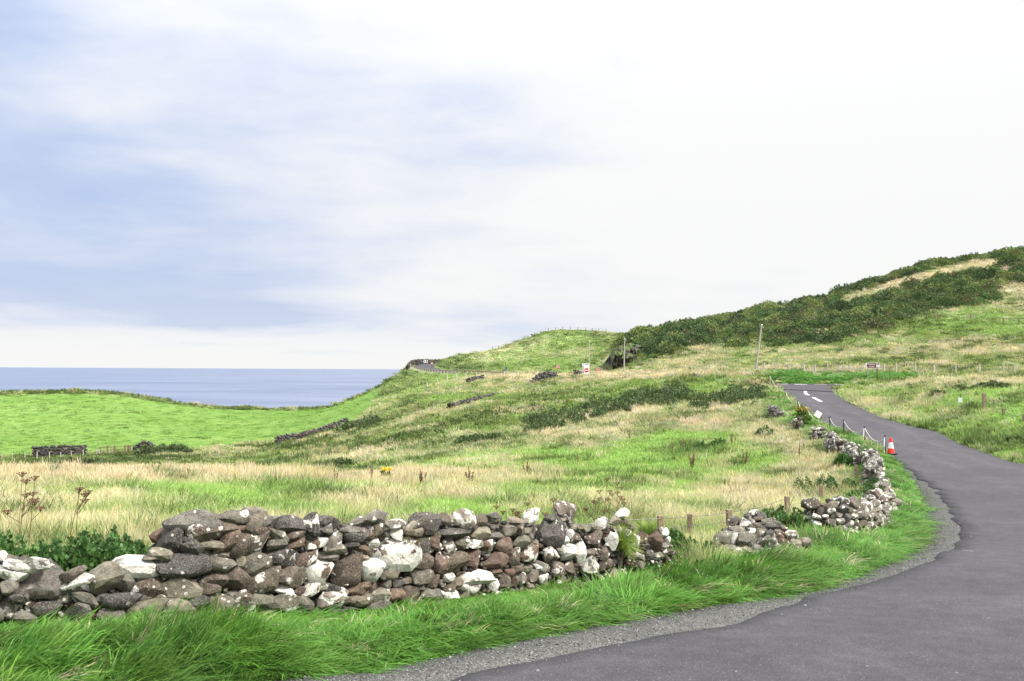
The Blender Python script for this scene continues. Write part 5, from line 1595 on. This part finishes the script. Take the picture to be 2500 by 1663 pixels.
# ------------------------------------------------------------------ fences
def crest_pt(u):
    i = int(np.clip((u * F + 1250 - gpx[0]) / (gpx[1] - gpx[0]), 0, NPX - 1))
    m = (GY[:, 0] > 250) & (GY[:, 0] < 370)
    j = np.where(m)[0][np.argmax((GZ[:, i] / GY[:, i])[m])]
    return (u * GY[j, i], float(GY[j, i]))


def fence(name, label, tops, h, r, mat, wires=2, square=True, wire_mat=None, wire_r=0.006, jitter=0.03, rail=None):
    """posts at plan points (x, y), a wire or rail from post to post"""
    pts = [Vector((x, y, Zg(x, y))) for x, y in tops]
    root = empty(name, pts[len(pts) // 2], label, 'fence')
    base = []
    hs = [h(i) if callable(h) else h * random.uniform(.92, 1.08) for i in range(len(pts))]
    for i, p in enumerate(pts):
        q = p - root.location
        lean = Vector((random.gauss(0, jitter), random.gauss(0, jitter), 1)) * hs[i]
        mb = MB()
        if square: mb.box(q + lean * .5 + Vector((0, 0, -.1)), (r * 2, r * 2, hs[i] + .2), Euler((0, 0, random.uniform(-.3, .3))).to_matrix(), 0.006)
        else: mb.cyl(q - Vector((0, 0, .2)), q + lean, r, r * .85, 9)
        mb.build('post', mat, root)
        base.append((q, lean))
    for k in range(wires):
        f = 0.92 - k * 0.33
        mb = MB()
        for (a, la), (b, lb) in zip(base, base[1:]):
            A, B = a + la * f, b + lb * f
            md = (A + B) / 2 - Vector((0, 0, (B - A).length * .012))
            mb.tube([A + Vector((0, -r - .004, 0)), md + Vector((0, -r - .004, 0)), B + Vector((0, -r - .004, 0))], wire_r, 4)
        mb.build('rail' if rail else 'wire', wire_mat or M['wire'], root)
    return root


tops = [(1471, 1258, 19.6), (1612, 1252, 20.4), (1684, 1243, 21.2), (1780, 1243, 22.2), (1921, 1231, 26.0), (2004, 1200, 31.5), (2089, 1152, 38.6)]
pl = [plan(*t_) for t_ in tops]
fence('field_fence', 'old post and wire fence in straw grass behind the wall gap and tumbled heap', pl, lambda i: min(1.1, max(0.6, P(*tops[i]).z - Zg(*pl[i]) - 0.12)), 0.055, M['wood'], 2)
# far side of the coast road, right
pl = [plan(px, 915, d) for px, d in ((1866, 121), (1893, 119), (1927, 116), (1963, 114.5), (1990, 113.5), (2021, 113), (2046, 112.5), (2060, 112.3), (2075, 112), (2104, 111.5), (2134, 111), (2159, 110.5), (2189, 110), (2235, 109.5), (2281, 109), (2334, 108.5), (2391, 108), (2450, 107.5), (2478, 107), (2530, 107))]
fence('roadside_fence', 'row of pale square fence posts along the far side of the coast road', pl, 1.05, 0.085, M['palewood'], 3)
# headland: rail on dark posts
pl = []
for i in range(len(MC)):
    if 196 < MC[i, 1] < 332 and i % 2 == 0: pl.append((MC[i, 0] - mn[i, 0] * 4.3, MC[i, 1] - mn[i, 1] * 4.3))
fence('safety_barrier', 'dark rail on pale posts along the headland bend of the coast road', pl, 1.0, 0.11, M['palewood'], 1, wire_mat=M['wood'], wire_r=0.13, rail=True)
pl = [plan(px, 925, d) for px, d in ((1180, 236), (1204, 226), (1223, 218), (1240, 211), (1262, 203), (1284, 196), (1305, 190), (1325, 184), (1345, 179))]
fence('roadside_fence', 'pale posts along the near side of the coast road left of the warning board', pl, 1.25, 0.10, M['palewood'], 2)
pl = [plan(px, py, d) for px, py, d in ((1042, 970, 182), (1068, 960, 186), (1092, 955, 188), (1115, 948, 190), (1137, 945, 188), (1163, 940, 186))]
fence('slope_fence', 'leaning pale posts down the headland slope', pl, 1.5, 0.11, M['palewood'], 1)
pl = [plan(px, py, d) for px, py, d in ((1202, 857, 332), (1217, 851, 333), (1235, 845, 336), (1255, 838, 340), (1280, 829, 344), (1305, 822, 346), (1321, 814, 348), (1339, 808, 350), (1356, 806, 350.5), (1374, 805, 351), (1392, 805, 351), (1411, 805, 351), (1430, 806, 351), (1446, 807, 351), (1462, 809, 351), (1480, 811, 351))]
pl = [crest_pt(q[0] / q[1]) for q in pl]
fence('crest_fence', 'thin fence of dark posts along the crest of the far green hill', pl, 1.35, 0.09, M['wood'], 1, wire_r=0.02)
pl = [plan(px, py, d) for px, py, d in ((5, 1110, 134), (30, 1112, 134), (61, 1120, 133), (90, 1122, 133), (120, 1122, 133), (148, 1120, 133.5), (174, 1118, 134), (202, 1115, 135), (236, 1112, 137), (243, 1110, 138))]
fence('field_fence', 'wire fence with pale posts in front of the leftmost ruined wall', pl, 1.15, 0.045, M['palewood'], 2)
pl = [plan(px, 1108, 139) for px in (244, 262, 280, 306, 312, 318)]
fence('field_gate_fence', 'weathered gate posts and rails between the two dark wall stumps', pl, 1.3, 0.10, M['wood'], 2, wire_mat=M['wood'], wire_r=0.04, rail=True)
pl = [plan(px, py, d) for px, py, d in ((2147, 800, 178), (2210, 790, 176), (2290, 780, 172), (2370, 772, 168), (2450, 782, 160), (2487, 776, 158), (2560, 770, 156))]
fence('hillside_fence', 'dark post and wire fence climbing the grass slope on the right', pl, 1.15, 0.10, M['wood'], 2, wire_r=0.018)
pl = [plan(2402, 1030, 60.5), plan(2450, 1050, 57), plan(2500, 1075, 53.5), plan(2560, 1090, 51)]
fence('overgrown_fence', 'mossy old fence sinking in grass at the right edge above the road', pl, lambda i: 1.05 if i == 0 else 0.5, 0.075, M['wood'], 2, wire_r=0.012)

# ------------------------------------------------------------------ poles
for lab, px, pt, pb, d, r, lean in (('tall leaning utility pole left of the junction', 1843, 793, 914, 121, 0.14, 0.85), ('thin utility pole in front of the dark rock face', 1523, 826, 916, 168, 0.13, 0.12), ('faint grey utility pole behind the warning board', 1438, 833, 916, 196, 0.13, 0.0)):
    g = on_ground(px, d); top = P(px, pt, d).z
    root = empty('utility_pole', g, lab, 'utility pole')
    mb = MB(); mb.cyl((0, 0, -.4), (lean, 0, top - g.z), r, r * .72, 12); mb.build('shaft', M['polewood'], root, True)
    mb = MB(); mb.cyl((lean, 0, top - g.z), (lean, 0, top - g.z + .06), r * .85, r * .6, 10)
    mb.cyl((lean + .16, -.1, top - g.z - .35), (lean + .16, -.1, top - g.z - .15), .05, .04, 8)
    mb.box((lean + .08, -.1, top - g.z - .38), (.24, .06, .06)); mb.build('insulator', M['galv'], root)

# ------------------------------------------------------------------ signs
def text_obj(s, size, mat, parent, loc, name='lettering', wmax=None):
    cu_ = bpy.data.curves.new(name, 'FONT')
    cu_.body = s; cu_.size = size; cu_.align_x = 'CENTER'; cu_.align_y = 'CENTER'; cu_.offset = size * 0.018; cu_.resolution_u = 3
    tmp = bpy.data.objects.new(name, cu_); COL.objects.link(tmp)
    bpy.context.view_layer.update()
    me = bpy.data.meshes.new_from_object(tmp.evaluated_get(bpy.context.evaluated_depsgraph_get()))
    bpy.data.objects.remove(tmp)
    me.materials.clear(); me.materials.append(mat)
    o = bpy.data.objects.new(name, me); COL.objects.link(o)
    o.parent = parent; o.location = loc; o.rotation_euler = (math.pi / 2, 0, 0)
    if wmax and o.dimensions.x > wmax: o.scale.x = wmax / o.dimensions.x
    return o


def face_cam(p): return -math.atan2(p.x, p.y)


def disc(n, r): return [(r * math.cos(k * 2 * math.pi / n), r * math.sin(k * 2 * math.pi / n)) for k in range(n)]


# brown tourist sign
d = 89.0; k = d / F
g = on_ground(2130, d)
root = empty('direction_sign', g, 'brown and white castle direction sign with left arrow, on two posts', 'road sign', None, face_cam(g))
c0 = P(2130.2, 892.6, d); zc = c0.z - g.z
W, H = 35.6 * k, 13.6 * k
T0 = Matrix.Translation((0, 0, zc))


def arrow_outline(W, H, tip): return [(-W / 2, 0), (-W / 2 + tip, -H / 2), (W / 2, -H / 2), (W / 2, H / 2), (-W / 2 + tip, H / 2)]


b = MB().poly(arrow_outline(W, H, .13), 0, .02, T0).build('board', M['white'], root)
MB().poly(arrow_outline(W - .13, H - .085, .12), -.004, 0.0, T0 @ Matrix.Translation((.015, -.001, 0))).build('panel', M['brown'], b)
MB().poly([(-.48 * W + .07, 0), (-.48 * W + .17, H * .40), (-.48 * W + .25, H * .40), (-.48 * W + .15, 0), (-.48 * W + .25, -H * .40), (-.48 * W + .17, -H * .40)], -.010, -.006, T0).build('arrow', M['white'], b)
text_obj('Dunluce', .185, M['white'], b, (-.02 * W - .02, -.012, zc + .095), wmax=.60)
text_obj('Castle', .185, M['white'], b, (-.02 * W - .02, -.012, zc - .095), wmax=.50)
cs = [(-.14, -.16), (.14, -.16), (.14, .10), (.10, .10), (.10, .06), (.06, .06), (.06, .10), (.02, .10), (.02, .02), (-.02, .02), (-.02, .17), (-.05, .17), (-.05, .14), (-.08, .14), (-.08, .17), (-.11, .17), (-.11, .10), (-.14, .06)]
MB().poly(cs, -.010, -.006, T0 @ Matrix.Translation((W * .36, 0, 0))).build('castle_symbol', M['white'], b)
MB().cyl((-.28 * W, .06, -.3), (-.28 * W, .06, zc + .1), .035, n=10).build('post', M['galv'], root)
MB().cyl((.31 * W, .06, -.3), (.31 * W, .06, zc + .1), .045, n=10).build('post', M['rustpost'], root)

# warning board
d = 141.0; k = d / F
g = on_ground(1429.7, d); c0 = P(1429.7, 902, d); zc = c0.z - g.z
root = empty('warning_board', g, 'tall white traffic board with black arrow and red no entry disc', 'road sign', None, face_cam(g))
W, H = 18.3 * k, 29.4 * k
T0 = Matrix.Translation((0, 0, zc))
b = MB().box((0, .03, zc), (W, .04, H), None, .01).build('board', M['white'], root)
MB().box((0, .045, zc), (W + .07, .03, H + .07)).build('frame', M['black'], root)
text_obj('ALL TRAFFIC', .17, M['black'], b, (0, .004, zc + H * .405), wmax=W * .82)
MB().poly([(-W * .41, H * .30), (-W * .30, H * .30), (-W * .30, -H * .26), (-W * .18, -H * .19), (-W * .16, -H * .23), (-W * .36, -H * .36), (-W * .41, -H * .30)], .004, .008, T0).build('arrow', M['black'], b)
MB().poly(disc(28, W * .30), .004, .008, T0 @ Matrix.Translation((W * .11, 0, -H * .07))).build('red_disc', M['red'], b)
MB().box((W * .11, .001, zc - H * .07), (W * .46, .004, W * .11)).build('bar', M['white'], b)
for s in (-1, 1): MB().box((s * W * .42, .09, (zc - H * .1) / 2 + .2), (.09, .06, zc + H * .6)).build('post', M['galv'], root)


def no_entry(label, px, py, d, r, half=False):
    g = on_ground(px, d); c0 = P(px, py, d); k = d / F; zc = max(r * k + .1, c0.z - g.z)
    root = empty('no_entry_sign', g, label, 'road sign', None, face_cam(g)); T0 = Matrix.Translation((0, 0, zc))
    b = MB().poly(disc(26, r * k * 1.10), .0, .02, T0).build('backing', M['white'], root)
    MB().poly(disc(26, r * k), -.005, -.001, T0).build('red_disc', M['red'], b)
    MB().box((0, -.009, zc), (r * k * 1.5, .005, r * k * .36)).build('bar', M['white'], b)
    MB().cyl((0, .05, -.3), (0, .05, zc + .1), .04, n=8).build('post', M['galv'], root)


no_entry('small round no entry sign in the meadow left of the warning board', 1361.3, 896.3, 196, 4.2)
no_entry('no entry sign half hidden by grass beside the dark rock', 1460.5, 901.5, 158, 4.0)
# chevron board
d = 324.0; k = d / F
g = on_ground(1037.5, d); c0 = P(1037.6, 882.6, d); zc = max(1.0, c0.z - g.z); W, H = 10.6 * k, 7.6 * k
root = empty('chevron_sign', g, 'black and white chevron bend sign on the headland', 'road sign', None, face_cam(g)); T0 = Matrix.Translation((0, 0, zc))
b = MB().box((0, .02, zc), (W, .04, H)).build('board', M['white'], root)
for i in range(2):
    x0 = -W / 2 + i * W * .5
    MB().poly([(x0, H / 2), (x0 + W * .22, H / 2), (x0 + W * .40, 0), (x0 + W * .22, -H / 2), (x0, -H / 2), (x0 + W * .18, 0)], -.008, -.002, T0).build('chevron', M['black'], b)
for s in (-.35, .35): MB().cyl((s * W, .08, -.3), (s * W, .08, zc), .05, n=8).build('post', M['galv'], root)
# triangular warning sign
d = 300.0; k = d / F
g = on_ground(1053.5, d); c0 = P(1053.6, 887.2, d); zc = max(1.2, c0.z - g.z); r = 4.4 * k
tri = lambda r: [(r * math.cos(a), r * math.sin(a)) for a in (math.pi / 2, math.pi * 7 / 6, math.pi * 11 / 6)]
root = empty('triangle_sign', g, 'red-edged triangular warning sign on a dark post by the headland road', 'road sign', None, face_cam(g)); T0 = Matrix.Translation((0, 0, zc))
b = MB().poly(tri(r), 0, .03, T0).build('border', M['red'], root)
MB().poly(tri(r * .70), -.008, -.002, T0).build('panel', M['white'], b)
MB().poly([(-.06, -.22), (.06, -.22), (.10, .06), (.0, .22), (-.10, .06)], -.014, -.010, T0).build('symbol', M['black'], b)
MB().cyl((0, .07, -.3), (0, .07, zc), .06, n=8).build('post', M['rustpost'], root)
# small blue sign
d = 222.0; g = on_ground(1235, d); zc = max(.9, P(1235, 899, d).z - g.z)
root = empty('post_sign', g, 'small blue plate on a thin post in the far meadow', 'road sign', None, face_cam(g))
MB().box((0, 0, zc), (.42, .03, .55), None, .01).build('plate', M['blue'], root)
MB().cyl((0, .05, -.3), (0, .05, zc), .045, n=8).build('post', M['galv'], root)
# notice in the right bank
d = 64.0; g = on_ground(2344.5, d); zc = max(.5, P(2344, 990, d).z - g.z)
root = empty('notice_sign', g, 'small white notice on a black stake in the right-hand bank', 'notice', None, face_cam(g) + .15)
MB().box((0, 0, zc), (.25, .015, .31), None, .004).build('plate', M['white'], root)
MB().box((.03, .025, zc - .1), (.03, .02, zc * 2 * .55 + .5)).build('stake', M['black'], root)

# ------------------------------------------------------------------ rope posts beside the side road
def beside(px, off):
    """plan point beside the left road edge in a given direction"""
    q = []
    for i in range(60, len(RL) - 1):
        t_ = RL[i + 1] - RL[i]; t_ = t_ / np.linalg.norm(t_)
        x, y = RL[i, 0] - t_[1] * off, RL[i, 1] + t_[0] * off
        q.append((abs(1250 + F * x / y - px) + (1000 if y < 43 else 0), x, y))
    q.sort(); return q[0][1], q[0][2]


rp = []
for px, lab, h in ((1880, 'tall white rope post on the bank crest near the junction', 1.15), (1917, 'rope post just below the junction mouth', .75), (1948, 'rope post with a deep sagging rope', .75), (1967, 'rope post third down from the junction mouth', .75),
                   (2028, 'short rope post lost in tall grass beyond the white board', .7), (2060, 'rope post second above the cone', .8), (2109, 'rope post with white tape next above the cone', .85), (2161, 'rope post touching the traffic cone', .85)):
    x, y = beside(px, .45 if px < 2150 else .15)
    if px == 1880: x, y = plan(1880, 935, 92)
    g = Vector((x, y, Zg(x, y)))
    root = empty('rope_post', g, lab, 'post', 'rope posts along the side road')
    b = MB().cyl((0, 0, -.2), (0, 0, h), .035, .03, 9).build('stake', M['black'] if px != 1880 else M['palewood'], root)
    MB().cyl((0, 0, h), (0, 0, h + .05), .045, .03, 9).build('cap', M['black'], b)
    if px in (2109, 2161): MB().tube([(-.04, -.04, h - .06), (-.06, -.05, h * .5), (-.05, -.05, .1)], .028, 5).build('tape', M['white'], root)
    rp.append(g + Vector((0, -.04, h - .05)))
labs = ('rope span from the tall bank post to the junction post', 'rope span below the junction mouth', 'deeply sagging pale rope span', 'rope span dipping into grass past the white board', 'rope span through tall grass', 'rope span between the two posts above the cone', 'rope span running down to the cone')
for i, (a, b) in enumerate(zip(rp, rp[1:])):
    n_ = 14; pts = []
    for j in range(n_ + 1):
        t_ = j / n_; p = a.lerp(b, t_); p.z -= 4 * t_ * (1 - t_) * (.38 if i != 3 else .55)
        p.z = max(p.z, Zg(p.x, p.y) + .03); pts.append(p)
    o = MB().tube(pts, .011, 6).build('rope', M['rope'])
    tag(o, labs[i], 'rope', 'ropes strung between the posts')
x, y = beside(1998, .5); g = Vector((x, y, Zg(x, y))); d = y
root = empty('notice_sign', g, 'tilted white notice board among the rope posts', 'notice', None, face_cam(g) + .2)
MB().box((0, -.02, .62), (.36, .02, .36), Euler((0, .55, 0)).to_matrix(), .005).build('plate', M['white'], root)
MB().box((.03, .02, .25), (.05, .03, .9)).build('stake', M['palewood'], root)

# ------------------------------------------------------------------ traffic cone
x, y = beside(2175, -.10)
g = Vector((x, y, float(szf(np.array([x]), np.array([y]))[0]) + .024))
root = empty('traffic_cone', g, 'red and white traffic cone standing at the road edge', 'traffic cone', None, .4)
MB().box((0, 0, .03), (.42, .42, .06), None, .018).build('base', M['black'], root)
MB().lathe([(.165, .06), (.16, .09), (.128, .27)], 24).build('lower_cone', M['conered'], root, True)
MB().lathe([(.129, .268), (.130, .275), (.086, .535), (.085, .54)], 24).build('reflective_sleeve', M['conewhite'], root, True)
MB().lathe([(.083, .538), (.050, .72), (.046, .745), (.030, .75), (.028, .70)], 24).build('upper_cone', M['conered'], root, True)

# ------------------------------------------------------------------ dark rock face
R = np.random.default_rng(5)
nu_, nv_ = 60, 40
V = np.zeros((nv_, nu_, 3))
for j in range(nv_):
    for i in range(nu_):
        s = i / (nu_ - 1); t_ = j / (nv_ - 1)
        px = 1462 + 118 * s
        topy = np.interp(px, [1462, 1475, 1490, 1510, 1540, 1580], [912, 885, 862, 846, 838, 846])
        d_ = 178 + 5 * (1 - math.sin(math.pi * min(1, .15 + s * .8))) * 1.2
        py = 922 + (topy - 922) * min(1, t_ * 1.3)
        d_ += 7 * max(0, t_ - .45) ** 1.3 + (14 * max(0, t_ - .77) if t_ > .77 else 0)
        p = np.array(P(px, py, d_))
        nz = fbm(np.array([px / 9.0]), np.array([py / 9.0]), 44, 4)[0] - .5
        nz2 = abs(fbm(np.array([px / 4.0]), np.array([py / 16.0]), 45, 3)[0] - .5)
        p[1] += nz * 3.2 - nz2 * 1.6; p[2] += nz * .5
        V[j, i] = p
me = mesh_np('rock_face', V.reshape(-1, 3), grid_faces(nv_, nu_), True)
me.set_sharp_from_angle(angle=math.radians(28))
m, t = new_mat('basalt_face')
pos = t.n('ShaderNodeNewGeometry').outputs['Position']
n1 = t.noise(pos, .9, 6.0, .7); n2 = t.noise(pos, .35, 4.0, .6)
nrm = t.n('ShaderNodeSeparateXYZ', {0: t.n('ShaderNodeNewGeometry').outputs['Normal']}).outputs[2]
c = t.mix(t.ramp(n1, .35, .7), (.030, .029, .028), (.17, .16, .15))
c = t.mix(t.ramp(t.math('ADD', t.math('ABSOLUTE', nrm), t.math('MULTIPLY', n2, .7)), .72, .95), c, (.085, .115, .035))
bp = t.n('ShaderNodeBump', {'Strength': 1.0, 'Distance': .5, 'Height': n1}).outputs[0]
out(t, t.n('ShaderNodeBsdfPrincipled', {'Base Color': c, 'Roughness': .92, 'Specular IOR Level': .2, 'Normal': bp}).outputs[0])
tag(link('rock_face', me, m), 'dark basalt rock face at the left foot of the gorse hill', 'rock')
